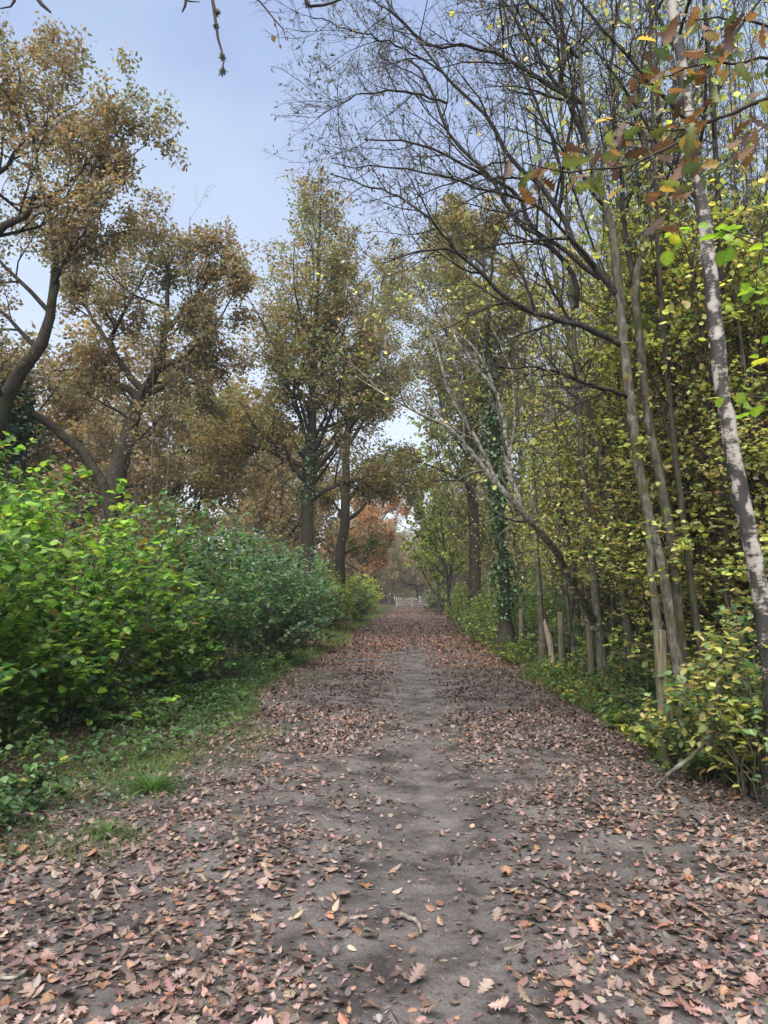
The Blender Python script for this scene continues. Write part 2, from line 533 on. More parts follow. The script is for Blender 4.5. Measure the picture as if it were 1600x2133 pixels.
M_LEAF = leaf_mat('crown_leaf', trans=0.44, tr_gain=1.75)
M_HAZEL = leaf_mat('hazel_leaf', rough=0.50, trans=0.42, tr_gain=1.9, spec=0.38)
M_DEAD = leaf_mat('dead_leaf', rough=0.5, trans=0.06, tr_gain=1.0, spec=0.4, vary=0.35)
M_IVY = leaf_mat('ivy_leaf', rough=0.35, trans=0.12, spec=0.5)
M_OAKBARK = bark_mat('oak_bark', (0.016, 0.013, 0.011), (0.060, 0.049, 0.039), (0.10, 0.105, 0.08), 0.22, scale=(30, 30, 7), bump=1.0, moss=(0.036, 0.046, 0.02))
M_GREYBARK = bark_mat('grey_bark', (0.042, 0.038, 0.029), (0.135, 0.126, 0.098), (0.22, 0.225, 0.185), 0.42, scale=(34, 34, 9), moss=(0.055, 0.062, 0.024), bump=0.9)
M_DARKBARK = bark_mat('dark_branch_bark', (0.012, 0.012, 0.012), (0.046, 0.043, 0.039), (0.10, 0.11, 0.09), 0.22)
M_LICHBARK = bark_mat('lichen_bark', (0.09, 0.085, 0.07), (0.26, 0.25, 0.21), (0.46, 0.47, 0.41), 0.62, lich_scale=18)
M_TWIG = bark_mat('twig_bark', (0.02, 0.017, 0.015), (0.06, 0.05, 0.042), (0.10, 0.10, 0.08), 0.2, bump=0.0)
M_PALETWIG = bark_mat('pale_twig_bark', (0.09, 0.08, 0.065), (0.2, 0.18, 0.15), (0.30, 0.31, 0.26), 0.4, bump=0.0)
M_BIRCH = birch_mat()
M_MUD = soil_mat('path_mud', [(0.032, 0.027, 0.026), (0.078, 0.069, 0.067), (0.115, 0.104, 0.101)], 2.6, (0.5, 0.8), 1.0)
M_SOIL = soil_mat('woodland_soil', [(0.028, 0.021, 0.015), (0.075, 0.048, 0.034), (0.13, 0.075, 0.050)], 6.0, (0.8, 0.95), 0.8, 45)
M_POST = bark_mat('weathered_post_wood', (0.06, 0.055, 0.035), (0.16, 0.14, 0.095), (0.13, 0.15, 0.06), 0.45, scale=(60, 60, 4))
M_PALEWOOD = bark_mat('pale_broken_wood', (0.14, 0.11, 0.085), (0.36, 0.31, 0.25), (0.22, 0.20, 0.15), 0.3, scale=(60, 60, 5))
M_GATE = bark_mat('grey_gate_wood', (0.22, 0.21, 0.19), (0.38, 0.365, 0.33), (0.3, 0.32, 0.24), 0.25, scale=(20, 20, 20), bump=0.1)
m_, n_, l_, o_ = mat_new('galvanised_wire')
p_ = n_.new('ShaderNodeBsdfPrincipled'); p_.inputs['Base Color'].default_value = (0.2, 0.2, 0.2, 1); p_.inputs['Metallic'].default_value = 0.8; p_.inputs['Roughness'].default_value = 0.5
l_.new(p_.outputs[0], o_.inputs['Surface'])
M_WIRE = m_


# leaf colour palettes (linear base colours) ---------------------------------
def pick(pal, wts, pos, scale=0.9, jit=0.28, mix=0.6):
    """per-leaf colours: neighbours share a hue, single leaves stray"""
    pal = np.array(pal); w = np.array(wts, float); w /= w.sum()
    N = len(pos)
    v = 0.5 + 0.5 * np.tanh(wnoise(pos, scale) * 0.9)
    u = np.where(rng.uniform(size=N) < mix, np.clip(v + rng.normal(0, 0.10, N), 0, 0.999), rng.uniform(size=N))
    i = np.searchsorted(np.cumsum(w), u).clip(0, len(pal) - 1)
    return np.clip(pal[i] * (1 + rng.normal(0, jit, (N, 1))).clip(0.4, 1.8) * (1 + rng.normal(0, 0.07, (N, 3))), 0.004, 0.9)


PAL_OAK = [(0.112, 0.130, 0.072), (0.150, 0.145, 0.085), (0.190, 0.155, 0.096), (0.240, 0.168, 0.088), (0.172, 0.132, 0.100)]
PAL_OAKG = [(0.105, 0.145, 0.062), (0.140, 0.162, 0.064), (0.180, 0.166, 0.076), (0.250, 0.172, 0.074), (0.160, 0.155, 0.072)]
PAL_RED = [(0.30, 0.155, 0.085), (0.34, 0.19, 0.10), (0.28, 0.17, 0.08), (0.22, 0.13, 0.06)]
PAL_YEL = [(0.175, 0.235, 0.065), (0.30, 0.35, 0.095), (0.43, 0.45, 0.135), (0.50, 0.50, 0.23), (0.34, 0.27, 0.13)]
PAL_YGR = [(0.10, 0.155, 0.04), (0.19, 0.25, 0.055), (0.29, 0.32, 0.065), (0.13, 0.155, 0.05)]
PAL_HAZ = [(0.060, 0.130, 0.034), (0.090, 0.180, 0.036), (0.125, 0.235, 0.040), (0.17, 0.27, 0.044), (0.055, 0.115, 0.046)]
PAL_HAZB = [(0.065, 0.135, 0.080), (0.090, 0.175, 0.098), (0.115, 0.20, 0.105), (0.075, 0.145, 0.095)]
PAL_IVY = [(0.025, 0.060, 0.026), (0.040, 0.090, 0.032), (0.060, 0.115, 0.040)]
PAL_DEAD = [(0.088, 0.058, 0.049), (0.125, 0.081, 0.068), (0.172, 0.115, 0.096), (0.235, 0.163, 0.136), (0.20, 0.105, 0.064), (0.050, 0.036, 0.032), (0.145, 0.115, 0.104)]
W_DEAD = [3, 4, 4, 1.9, 1.3, 3, 1.6]


def on_twigs(P, n, spread=0.05, t0=0.15):
    """n random points along the curves of P with their tangents"""
    B, m = P.shape[:2]
    L = np.linalg.norm(np.diff(P, axis=1), axis=2).sum(1)
    b = rng.choice(B, n, p=L / L.sum())
    f = rng.uniform(t0, 1, n) * (m - 1)
    i = np.clip(f.astype(int), 0, m - 2); w = (f - i)[:, None]
    pos = P[b, i] * (1 - w) + P[b, i + 1] * w + rng.normal(size=(n, 3)) * spread
    return pos, nrm(P[b, i + 1] - P[b, i])


def leaf_dirs(tan, n, along=0.5, flat=0.6, upn=1.0, droop=0.2):
    d = nrm(along * tan + rng.normal(size=(n, 3)) * np.array([1, 1, 1 - flat]) + np.array([0, 0, -droop]))
    nr = nrm(rng.normal(size=(n, 3)) * 0.6 + np.array([0, 0, upn]))
    return d, nr


def crown_from(twigs, twr, n, tmpl, size, pal, wts, name, parent, origin, extra=None, upn=0.5, flat=0.3, spread=0.06, clr_scale=0.9, lmat=None, tmat=None, droop=0.2, tk=3, mix=0.6, fold=0.25):
    mb = MB()
    mb.tubes(twigs, twr, tk, mat=1)
    if extra is not None:
        mb.tubes(extra[0], extra[1], 4, mat=1)
    pos, tan = on_twigs(twigs, n, spread)
    d, nr = leaf_dirs(tan, n, 0.6, flat, upn, droop)
    mb.leaves(tmpl, pos, d, nr, rng.uniform(size[0], size[1], n), pick(pal, wts, pos, clr_scale, mix=mix), 0, fold, rng.normal(0, 0.25, n))
    return mb.build(name, [lmat or M_LEAF, tmat or M_TWIG], parent, origin)


# ================================================================== THE SETTING
def sheet(name, xs, ys, lift, mat, edge=None):
    X, Y = np.meshgrid(xs, ys)
    if edge is not None:
        X = edge(X, Y)
    Z = gz(X, Y) + lift
    if name == 'ground':
        l, r = path_edges(Y)
        Z = Z - 0.08 * smooth(0.12, 0.4, np.minimum(X - l, r - X)) * (Y > -2.4) * (Y < 111)
    V = np.stack([X, Y, Z], -1).reshape(-1, 3)
    nx = len(xs)
    a = (np.arange(len(ys) - 1)[:, None] * nx + np.arange(nx - 1)[None]).ravel()
    F = np.stack([a, a + 1, a + nx + 1, a + nx], -1)
    o = MB().raw(V, F, smooth_=True).build(name, mat)
    o['kind'] = 'structure'
    return o


gx = np.concatenate([-np.geomspace(400, 7, 26), np.linspace(-6.6, 6.6, 90), np.geomspace(7, 400, 26)])
gy = np.concatenate([-np.geomspace(150, 3.2, 14), np.linspace(-3, 14, 110), np.geomspace(14.3, 420, 60)])
sheet('ground', gx, gy, 0.0, M_SOIL)


def edge_fn(X, Y):
    l, r = path_edges(Y)
    return l + (r - l) * X


path = sheet('path', np.linspace(0, 1, 190), np.concatenate([np.linspace(-2.5, 2.2, 20), np.linspace(2.22, 10, 230), np.geomspace(10.08, 112, 70)]), 0.006, M_MUD, edge_fn)


# ---------------------------------------------------------------- fallen leaves
def litter_density(x, y):
    l, r = path_edges(y)
    p = np.stack([x, y, 0 * x], 1)
    nz = wnoise(p, 1.7)
    nf = wnoise(p, 5.5)
    strip = np.exp(-np.abs((x - 0.10 - 0.004 * y) / (0.52 + 0.002 * y)) ** 2.4) * smooth(27, 20, y)
    d = 1.15 - (1.03 + 0.07 * smooth(7, 11, y)) * strip
    d *= 1 - 0.12 * smooth(0.2, -0.6, x) * smooth(-2.0, -1.0, x) * smooth(20, 12, y)      # the left half is thinner
    d *= 1 - 0.80 * np.exp(-((x + 1.75) / 0.5) ** 2 - ((y - 14.2) / 1.8) ** 2)             # bare bay by the verge
    d *= np.clip(0.90 + 0.28 * nz + 0.40 * nf, 0.15, 1.25)
    d += 0.4 * smooth(1.2, 2.2, x) * smooth(3.4, 2.4, x)
    d *= 1 - 0.65 * smooth(r + 0.1, r + 1.2, x)
    return np.clip(d, 0.04, 1.3)


def scatter(n, y0, y1, x0, x1, power=1.0):
    out = np.zeros((0, 2))
    while len(out) < n:
        m = n * 2
        y = y0 * (y1 / y0) ** (rng.uniform(size=m) ** power)
        x = rng.uniform(x0, x1, m)
        keep = rng.uniform(0, 1.3, m) < litter_density(x, y)
        keep &= np.abs(x) < 1.5 + 0.62 * y + 2
        out = np.vstack([out, np.stack([x, y], 1)[keep]])
    return out[:n]


def lay(mb, tmpl, xy, smin, smax, lift, tilt, curl, mat=0, dark=None):
    n = len(xy)
    z = gz(xy[:, 0], xy[:, 1]) + 0.006 + rng.uniform(-0.25, 1, n) * lift
    pos = np.stack([xy[:, 0], xy[:, 1], z], 1)
    a = rng.uniform(0, 6.283, n)
    nr = nrm(np.stack([rng.normal(0, tilt, n), rng.normal(0, tilt, n), np.ones(n)], 1))
    d = np.stack([np.cos(a), np.sin(a), np.zeros(n)], 1)
    d = nrm(d - (d * nr).sum(1, keepdims=True) * nr)
    col = pick(PAL_DEAD, W_DEAD, pos, 0.8, 0.18, 0.25)
    wet = 1 - 0.6 * smooth(9.5, 11.5, xy[:, 1]) * smooth(17, 14.5, xy[:, 1]) * smooth(2.4, 1.5, np.abs(xy[:, 0] - 0.2))   # trodden muddy leaves
    red = (smooth(9, 22, xy[:, 1]))[:, None]
    col = col * wet[:, None] * (1 + red * np.array([0.05, -0.20, -0.42]))
    side = rng.uniform(size=n) < 0.5
    nr = np.where(side[:, None], nr, -nr)
    s = rng.uniform(smin, smax, n) * np.where(rng.uniform(size=n) < 0.25, 0.6, 1.0)
    mb.leaves(tmpl, pos, d, nr, s, np.clip(col, 0.01, 0.8), mat, rng.normal(0.0, 0.32, n), np.where(side, 1, -1) * np.abs(rng.normal(0, curl * 1.0, n)))
    return pos


lit = MB()
xy = scatter(36000, 2.3, 7.5, -5.5, 4.6)
xy = xy[np.argsort(xy[:, 1] + rng.normal(0, 1.6, len(xy)))]
lay(lit, L_OAKW, xy[0:12000:3], 0.038, 0.086, 0.018, 0.17, 0.24)
lay(lit, L_MAPLE, xy[1:12000:3], 0.026, 0.058, 0.018, 0.17, 0.2)
lay(lit, L_OVATE, xy[2:12000:3], 0.022, 0.050, 0.018, 0.2, 0.3)
lay(lit, L_OVATE, xy[12000:16000], 0.03, 0.062, 0.015, 0.22, 0.3)
lay(lit, L_MID, xy[16000:], 0.024, 0.058, 0.018, 0.22, 0.3)
xy = scatter(54000, 7.5, 20, -6.0, 5)
lay(lit, L_MID, xy[:20000], 0.036, 0.068, 0.03, 0.3, 0.3)
lay(lit, L_KITE, xy[20000:], 0.034, 0.066, 0.03, 0.35, 0.35)
xy = scatter(40000, 20, 100, -6, 5)
lay(lit, L_KITE, xy, 0.065, 0.13, 0.03, 0.35, 0.35)
# crumbs of broken leaf trodden into the mud
xy = np.stack([rng.uniform(-3, 3, 16000), 2.4 * (20 / 2.4) ** rng.uniform(size=16000)], 1)
lay(lit, L_SLIM, xy, 0.010, 0.032, 0.004, 0.2, 0.3)
litter = lit.build('leaf_litter', M_DEAD)
tag(litter, 'carpet of fallen brown leaves covering the path and its verges', 'leaf litter', kind='stuff')

# the leaves that show largest, one object each, as pieces of the path they are trodden into
variants = []
for k in range(36):
    mb = MB()
    tm = [L_OAKW, L_OAKW, L_MAPLE, L_BROAD][k % 4]
    c = np.array(PAL_DEAD)[[2, 3, 1, 2, 3, 4, 2, 6, 3][k % 9]][None] * rng.uniform(0.85, 1.2)
    mb.leaves(tm, np.zeros((1, 3)), np.array([[0, 1.0, 0]]), np.array([[0, 0, 1.0]]), np.array([1.0]), c, 0, rng.normal(0, 0.25), abs(rng.normal(0, 0.22)))
    variants.append(mb.mesh('fallen_leaf', M_DEAD))
xy = scatter(290, 2.3, 4.7, -3.2, 2.6)
for (x, y) in xy:
    o = link('fallen_leaf', variants[rng.integers(36)], path)
    o.location = (x, y, float(gz(x, y)) + 0.016)
    o.rotation_euler = (rng.normal(0, 0.14), rng.normal(0, 0.14), rng.uniform(0, 6.28))
    s = rng.uniform(0.055, 0.098); o.scale = (s, s, s)

# ================================================================== TREES
def flare(P, R, amt=0.8, reach=0.3):
    L = np.concatenate([np.zeros((len(P), 1)), np.cumsum(np.linalg.norm(np.diff(P, axis=1), axis=2), axis=1)], 1)
    return R * (1 + amt * np.exp(-L / reach))


def trunk_parts(t, curves, mat, origin, k=12, name='trunk', rough=0.03):
    for i, (P, R) in enumerate(curves):
        MB().tubes(P, flare(P, R) if i == 0 else R, k, rough=rough).build(name if i == 0 else 'limb', mat, t, origin)


def curve_b(A, n):
    i = np.linspace(0, A.shape[1] - 1, n); k = np.clip(i.astype(int), 0, A.shape[1] - 2); w = (i - k)[None, :, None]
    return A[:, k] * (1 - w) + A[:, k + 1] * w


def join_b(lst):
    n = max(p.shape[1] for p, _ in lst)
    out = []
    for p, r in lst:
        if p.shape[1] == n:
            out.append((p, r)); continue
        c = [curve(np.hstack([p[i], r[i][:, None]]), n) for i in range(len(p))]
        c = np.array(c); out.append((c[:, :, :3], np.maximum(c[:, :, 3], 0.001)))
    return np.concatenate([a for a, _ in out]), np.concatenate([b for _, b in out])


def make_oak(name, label, trunk, limbs_px, env, n1, n_leaf, pal, wts, size=(0.10, 0.17), group=None, t_range=(0.3, 0.97), k2=9, k3=7, up1=0.06, ang1=1.0, cat='tree', ivy=None, base_ground=True, wob=0.16, tmpl=L_KITE, spread=0.10, kl=0):
    """an oak: explicit trunk and limbs, then three orders of branches inside the envelope env(t, pos, PL)"""
    base = trunk[0][0, 0].copy()
    if base_ground:
        base[2] = float(gz(base[0], base[1])) - 0.05
    t = thing(name, label, cat, base, group)
    main = [trunk] + [(P, R * np.linspace(1, .4, R.shape[1])[None]) for P, R in limbs_px]
    trunk_parts(t, main, M_OAKBARK, base)
    b1 = []
    if n1:
        b1.append(sub(trunk[0], trunk[1], n1, t_range[0], t_range[1], env, ang1, up1, 9, wob * 0.8, 0.55, 0.008))
    for P, R in limbs_px:
        taper = R * np.linspace(1, .45, R.shape[1])[None]
        b1.append(sub(P, taper, kl or max(4, n1 // 2), 0.22, 1.0, 0.52 if kl else 0.45, 0.85, 0.05, 9, wob, 0.7, 0.006))
    B1 = join_b(b1)
    B2 = sub(B1[0], B1[1], k2, 0.2, 1.0, 0.48, 0.85, 0.05, 6, wob * 1.25, 0.65, 0.004)
    B3 = sub(B2[0], B2[1], k3 - 1, 0.15, 1.0, 0.52, 0.8, 0.03, 4 if base[1] < 25 else 3, wob * 1.5, 0.7, 0.003)
    size = (size[0] * 1.0, size[1] * 1.05)
    crown_from(B3[0], B3[1], int(n_leaf * 1.7), tmpl, size, pal, wts, 'crown', t, base, extra=(np.concatenate([curve_b(B1[0], 6), B2[0]]), np.concatenate([curve_b(B1[1][:, :, None], 6)[:, :, 0], B2[1]])), spread=spread * 0.95, tmat=M_DARKBARK, tk=3)
    if ivy:
        iv = MB()
        P, R = ivy[0]
        n = ivy[1]
        pos, tan = on_twigs(P, n, 0.0, 0.0)
        pos = pos + nrm(rng.normal(size=(n, 3)) * np.array([1, 1, 0.1])) * rng.uniform(ivy[2] * 0.4, ivy[2], (n, 1)) * (1 + 0.55 * wnoise(pos * np.array([3, 3, 1.6]) + rng.normal(size=(n, 3)) * .3, 1.3)[:, None])
        d, nr = leaf_dirs(tan, n, 0, 0.2, 0.2, 0.5)
        nr = nrm(nr + 1.2 * (pos - P[0, 0]) * np.array([1, 1, 0]) / (np.linalg.norm((pos - P[0, 0]) * np.array([1, 1, 0]), axis=1, keepdims=True) + 1e-6))
        iv.leaves(L_MID, pos, d, nr, rng.uniform(0.07, 0.12, n) * ivy[3], pick(PAL_IVY, [1, 2, 1], pos, 2), 0, 0.2, 0.1)
        iv.build('ivy', M_IVY, t, base)
    return t


def trunk_world(pts, n=18):
    c = curve(np.array(pts, float), n)
    return c[None, :, :3], np.maximum(c[None, :, 3], 0.004)


# 1. the oak whose trunk stands beside the left edge, boughs reaching into the sky
YA = 14.0
tr = limb_px([(-150, 1420, 52, YA), (-90, 1100, 42, YA), (-10, 900, 36, YA), (35, 800, 32, YA), (80, 730, 27, YA), (105, 640, 20, YA), (115, 560, 16, YA), (100, 440, 10, YA), (70, 300, 7, YA), (40, 130, 4, YA)], 22, 0.03)
lb = [limb_px([(-150, 640, 26, YA - 1), (-60, 530, 26, YA - 1), (0, 482, 24, YA - 1), (60, 440, 19, YA - 1), (110, 424, 15, YA - 1), (170, 400, 11, YA - 1), (240, 340, 8, YA - 1), (310, 300, 4, YA - 1)], 16, 0.03),
      limb_px([(-140, 460, 20, YA), (-40, 380, 17, YA), (20, 340, 14, YA), (50, 290, 11, YA), (110, 250, 7, YA), (180, 205, 4, YA)], 14, 0.03),
      limb_px([(-120, 330, 15, YA), (-20, 220, 12, YA), (30, 150, 8, YA), (80, 110, 4, YA)], 12, 0.03),
      limb_px([(60, 425, 14, YA - 1), (120, 400, 10, YA - 1), (190, 330, 7, YA - 1), (260, 270, 4, YA - 1)], 12, 0.03),
      limb_px([(105, 640, 18, YA), (130, 560, 12, YA), (190, 500, 8, YA), (280, 480, 5, YA)], 12, 0.03)]
make_oak('oak_tree', 'big oak at the left edge with heavy dark boughs reaching into the open sky', tr, lb,
         lambda t, p, L: 2.6 * np.ones_like(t), 9, 15000, PAL_OAK, [1.4, 2, 3, 1.2, 2.6], (0.06, 0.105), k2=8, k3=7, spread=0.10, kl=8)

# 2. leaning oak behind the hazels
YB = 21.0
tr = limb_px([(215, 1300, 46, YB), (232, 1080, 40, YB), (255, 950, 37, YB), (275, 880, 32, YB), (292, 830, 26, YB), (330, 770, 19, YB), (345, 690, 14, YB), (350, 600, 8, YB), (345, 540, 4, YB), (335, 490, 2, YB)], 20, 0.03)
lb = [limb_px([(290, 835, 20, YB), (250, 800, 16, YB), (180, 770, 10, YB), (120, 770, 5, YB)], 12, 0.03),
      limb_px([(300, 815, 17, YB), (230, 720, 14, YB), (265, 640, 11, YB), (300, 570, 7, YB), (330, 500, 4, YB)], 12, 0.03),
      limb_px([(330, 770, 17, YB), (400, 730, 12, YB), (460, 660, 7, YB), (500, 590, 3, YB)], 12, 0.03),
      limb_px([(300, 820, 17, YB), (370, 800, 12, YB), (430, 790, 8, YB), (490, 760, 4, YB)], 12, 0.03),
      limb_px([(345, 690, 12, YB), (420, 600, 8, YB), (470, 560, 5, YB), (510, 560, 3, YB)], 12, 0.03),
      limb_px([(230, 720, 12, YB), (180, 640, 9, YB), (150, 570, 6, YB), (140, 510, 3, YB)], 12, 0.03)]
make_oak('oak_tree', 'leaning oak with a forked dark trunk rising behind the hazel bushes', tr, lb,
         lambda t, p, L: 2.3 * np.ones_like(t), 16, 17000, PAL_OAK, [1.3, 2.2, 3, 1.8, 2.2], (0.08, 0.14), k2=9, k3=7, spread=0.12)

# 3. the tall tapering oak in the middle
YC = 28.0
tr = limb_px([(640, 1320, 34, YC), (640, 1170, 29, YC), (642, 1060, 26, YC), (648, 960, 22, YC), (650, 850, 17, YC), (655, 740, 13, YC), (660, 620, 10, YC), (665, 500, 6, YC), (668, 410, 3, YC)], 24, 0.02)
lb = [limb_px([(645, 985, 15, YC), (600, 950, 11, YC), (560, 915, 8, YC), (500, 890, 5, YC), (440, 880, 3, YC)], 12, 0.04),
      limb_px([(645, 1000, 14, YC), (580, 950, 10, YC), (520, 930, 7, YC), (470, 960, 4, YC), (410, 985, 3, YC)], 12, 0.04),
      limb_px([(648, 960, 14, YC), (690, 920, 10, YC), (720, 860, 8, YC), (760, 800, 5, YC), (790, 740, 3, YC)], 12, 0.04),
      limb_px([(645, 1045, 13, YC), (690, 1015, 10, YC), (740, 1000, 8, YC), (800, 990, 6, YC), (850, 1000, 3, YC)], 12, 0.04),
      limb_px([(648, 940, 13, YC), (620, 850, 9, YC), (600, 760, 7, YC), (570, 690, 4, YC)], 12, 0.04),
      limb_px([(650, 860, 12, YC), (690, 790, 9, YC), (700, 700, 7, YC), (720, 600, 4, YC)], 12, 0.04)]
zt = trunk_top = tr[0][0, -1, 2]


def env_cone(t, p, L):
    return 0.9 + 3.9 * np.clip((zt - p[:, 2]) / 8.5, 0, 1) ** 0.75


make_oak('oak_tree', 'tall tapering oak with an ivy collar where its trunk divides, beside the path', tr, lb, env_cone, 36, 29000, PAL_OAKG, [1.4, 1.8, 2.2, 3.0, 2.2], (0.09, 0.15), t_range=(0.3, 0.99), k2=8, k3=6, ang1=0.85, up1=0.1, wob=0.13, spread=0.13,
         ivy=((tr[0][:, 6:11], tr[1][:, 6:11]), 1000, 0.36, 1.1))

# 4. second trunk just behind, crown over the path
YD = 37.0
tr = limb_px([(706, 1290, 27, YD), (708, 1200, 22, YD), (716, 1080, 20, YD), (720, 990, 17, YD), (722, 920, 13, YD), (735, 820, 10, YD), (760, 700, 7, YD), (780, 600, 4, YD)], 20, 0.03)
lb = [limb_px([(716, 1085, 12, YD), (742, 1070, 10, YD), (765, 1045, 8, YD), (770, 1015, 7, YD), (800, 990, 5, YD), (850, 970, 3, YD)], 14, 0.03),
      limb_px([(717, 1050, 10, YD), (745, 1020, 8, YD), (780, 1000, 6, YD), (820, 1015, 5, YD), (860, 1040, 3, YD)], 14, 0.03),
      limb_px([(716, 1085, 9, YD), (690, 1040, 7, YD), (660, 1010, 4, YD)], 10, 0.03),
      limb_px([(714, 1155, 7, YD), (745, 1140, 5, YD), (786, 1135, 3, YD)], 10, 0.02),
      limb_px([(722, 930, 10, YD), (770, 860, 7, YD), (830, 800, 5, YD), (870, 760, 3, YD)], 12, 0.04)]
make_oak('oak_tree', 'oak with a bare crooked side limb, second dark trunk along the left of the path', tr, lb,
         lambda t, p, L: 3.4 * np.ones_like(t), 16, 15000, PAL_OAKG, [1, 1.8, 2.5, 2.0, 2], (0.10, 0.17), t_range=(0.55, 0.99), k2=7, k3=6, spread=0.15)

# 5. the russet tree further down
YE = 68.0
tr = limb_px([(760, 1290, 20, YE), (760, 1200, 14, YE), (762, 1160, 11, YE), (775, 1110, 8, YE), (790, 1060, 4, YE)], 12, 0.03)
lb = [limb_px([(760, 1185, 7, YE), (735, 1150, 5, YE), (715, 1110, 3, YE)], 9, 0.03),
      limb_px([(761, 1180, 7, YE), (785, 1160, 5, YE), (810, 1120, 3, YE)], 9, 0.03)]
make_oak('oak_tree', 'small spreading tree with salmon red autumn leaves far down the path', tr, lb,
         lambda t, p, L: 4.0 * np.ones_like(t), 14, 9000, PAL_RED, [2, 2, 2, 1], (0.16, 0.27), t_range=(0.35, 0.99), k2=7, k3=6, spread=0.22)

# 6. oak on the right of the path whose head shows behind the bare branches
YF = 30.0
xF = at(985, 1200, YF)[0]
tr = trunk_world([(xF, YF, -0.1, 0.28), (xF + 0.1, YF, 4, 0.22), (xF - 0.1, YF, 8, 0.15), (xF + 0.1, YF, 12, 0.08), (xF, YF, at(970, 455, YF)[2], 0.02)], 20)
zt = tr[0][0, -1, 2]
make_oak('oak_tree', 'green and brown oak behind the bare branches, right of the path', tr, [],
         lambda t, p, L: 0.8 + 3.0 * np.clip((zt - p[:, 2]) / 8.0, 0, 1) ** 0.7, 30, 17000, PAL_OAKG, [2, 2, 2, 1.2, 2], (0.10, 0.17), t_range=(0.3, 0.99), k2=8, k3=6, ang1=0.9, spread=0.14)

# far oaks: three kinds built once, then copied down both sides of the path and round its end
far_src = []
for k, (H, pal, w, words) in enumerate([(11.5, PAL_OAK, [1, 2, 3, 2, 2], 'brown'), (13.0, PAL_OAKG, [2, 2, 2, 1.5, 2], 'olive green'), (10.0, PAL_OAK, [0.6, 1.5, 3, 3, 2], 'orange brown')]):
    x0, y0 = [(-10.5, 33), (6.2, 41), (-14.5, 27)][k]
    z0 = float(gz(x0, y0)) - 0.1
    tr = trunk_world([(x0, y0, z0, 0.30), (x0 + 0.2, y0, z0 + 2.4, 0.24), (x0 - 0.2, y0 + 0.2, z0 + 5, 0.17), (x0 + 0.2, y0, z0 + 8, 0.10), (x0, y0, z0 + H, 0.02)], 16)
    zt = z0 + H
    o = make_oak('oak_tree', ['brown leaved oak in the wood behind the leaning oak', 'olive green oak standing deep in the wood right of the path', 'orange brown oak in the wood behind the ivied left bough'][k], tr, [],
                 lambda t, p, L: 1.2 + 3.6 * np.clip((zt - p[:, 2]) / 6.0, 0, 1) ** 0.6, 22, 8500, pal, w, (0.16, 0.27), t_range=(0.22, 0.99), k2=7, k3=5, spread=0.22)
    far_src.append((o, words))
far = [(0, -19, 40), (2, -8, 47), (1, -13, 56), (0, -24, 58), (2, -6.5, 84), (0, -11, 74), (1, -6, 104), (0, -17, 92),
       (0, 5.8, 62), (1, 4.6, 78), (2, -5.0, 92), (2, 4.4, 94), (0, -4.2, 116), (2, 1.5, 118), (2, 5.5, 112), (0, 9, 96), (2, 5.2, 104),
       (1, -2.5, 132), (0, 3.0, 138), (2, 8, 130), (1, -9, 128), (0, 12, 120), (2, -2, 150), (1, 5, 152), (2, 15, 88), (2, -30, 48), (1, -29, 80)]
for k, x, y in far:
    src, wd = far_src[k]
    s = rng.uniform(0.85, 1.15)
    side = 'beyond the far gate' if y > 115 else ('in the wood left of the path' if x < 0 else 'deep in the wood right of the path')
    copy_tree(src, (x, y, float(gz(x, y)) - 0.1), rng.uniform(0, 6.28), (s, s, s * rng.uniform(0.9, 1.1)), f'distant {"tall " if s > 1.04 else "low " if s < .95 else ""}{wd} oak {side}', 'distant oaks ' + side)

# ---------------------------------------------------------------- right-hand wood
# the papery birch at the right edge
YG = 5.6
tr = limb_px([(1632, 1680, 58, YG), (1612, 1430, 48, YG), (1588, 1250, 43, YG), (1558, 1100, 40, YG), (1528, 950, 38, YG), (1503, 800, 37, YG), (1488, 650, 36, YG), (1470, 480, 34, YG), (1448, 320, 32, YG), (1422, 150, 29, YG), (1400, 0, 27, YG), (1380, -220, 22, YG), (1365, -500, 14, YG)], 70, 0.004)
birch_base = tr[0][0, 0].copy(); birch_base[2] = float(gz(*birch_base[:2])) - 0.05
t = thing('birch_tree', 'leaning birch with peeling pinkish white bark at the right edge', 'tree', birch_base)
MB().tubes(tr[0], flare(tr[0], tr[1] * .82), 16, rough=0.05).build('trunk', M_BIRCH, t, birch_base)
B1 = sub(tr[0], tr[1], 16, 0.52, 0.99, lambda t, p, L: 1.6 * np.ones_like(t), 0.8, 0.04, 9, 0.12, 0.3, 0.003)
B2 = sub(B1[0], B1[1], 8, 0.2, 1.0, 0.5, 0.7, 0.0, 7, 0.14, 0.6, 0.002)
B3 = sub(B2[0], B2[1], 5, 0.2, 1.0, 0.5, 0.6, -0.04, 5, 0.14, 0.7, 0.0015)
MB().tubes(B1[0], B1[1], 6).build('branches', M_DARKBARK, t, birch_base)
crown_from(B3[0], B3[1], 380, L_OVATE, (0.03, 0.05), PAL_YEL, [1, 2, 2, 1, 1], 'crown', t, birch_base, extra=B2, spread=0.01)

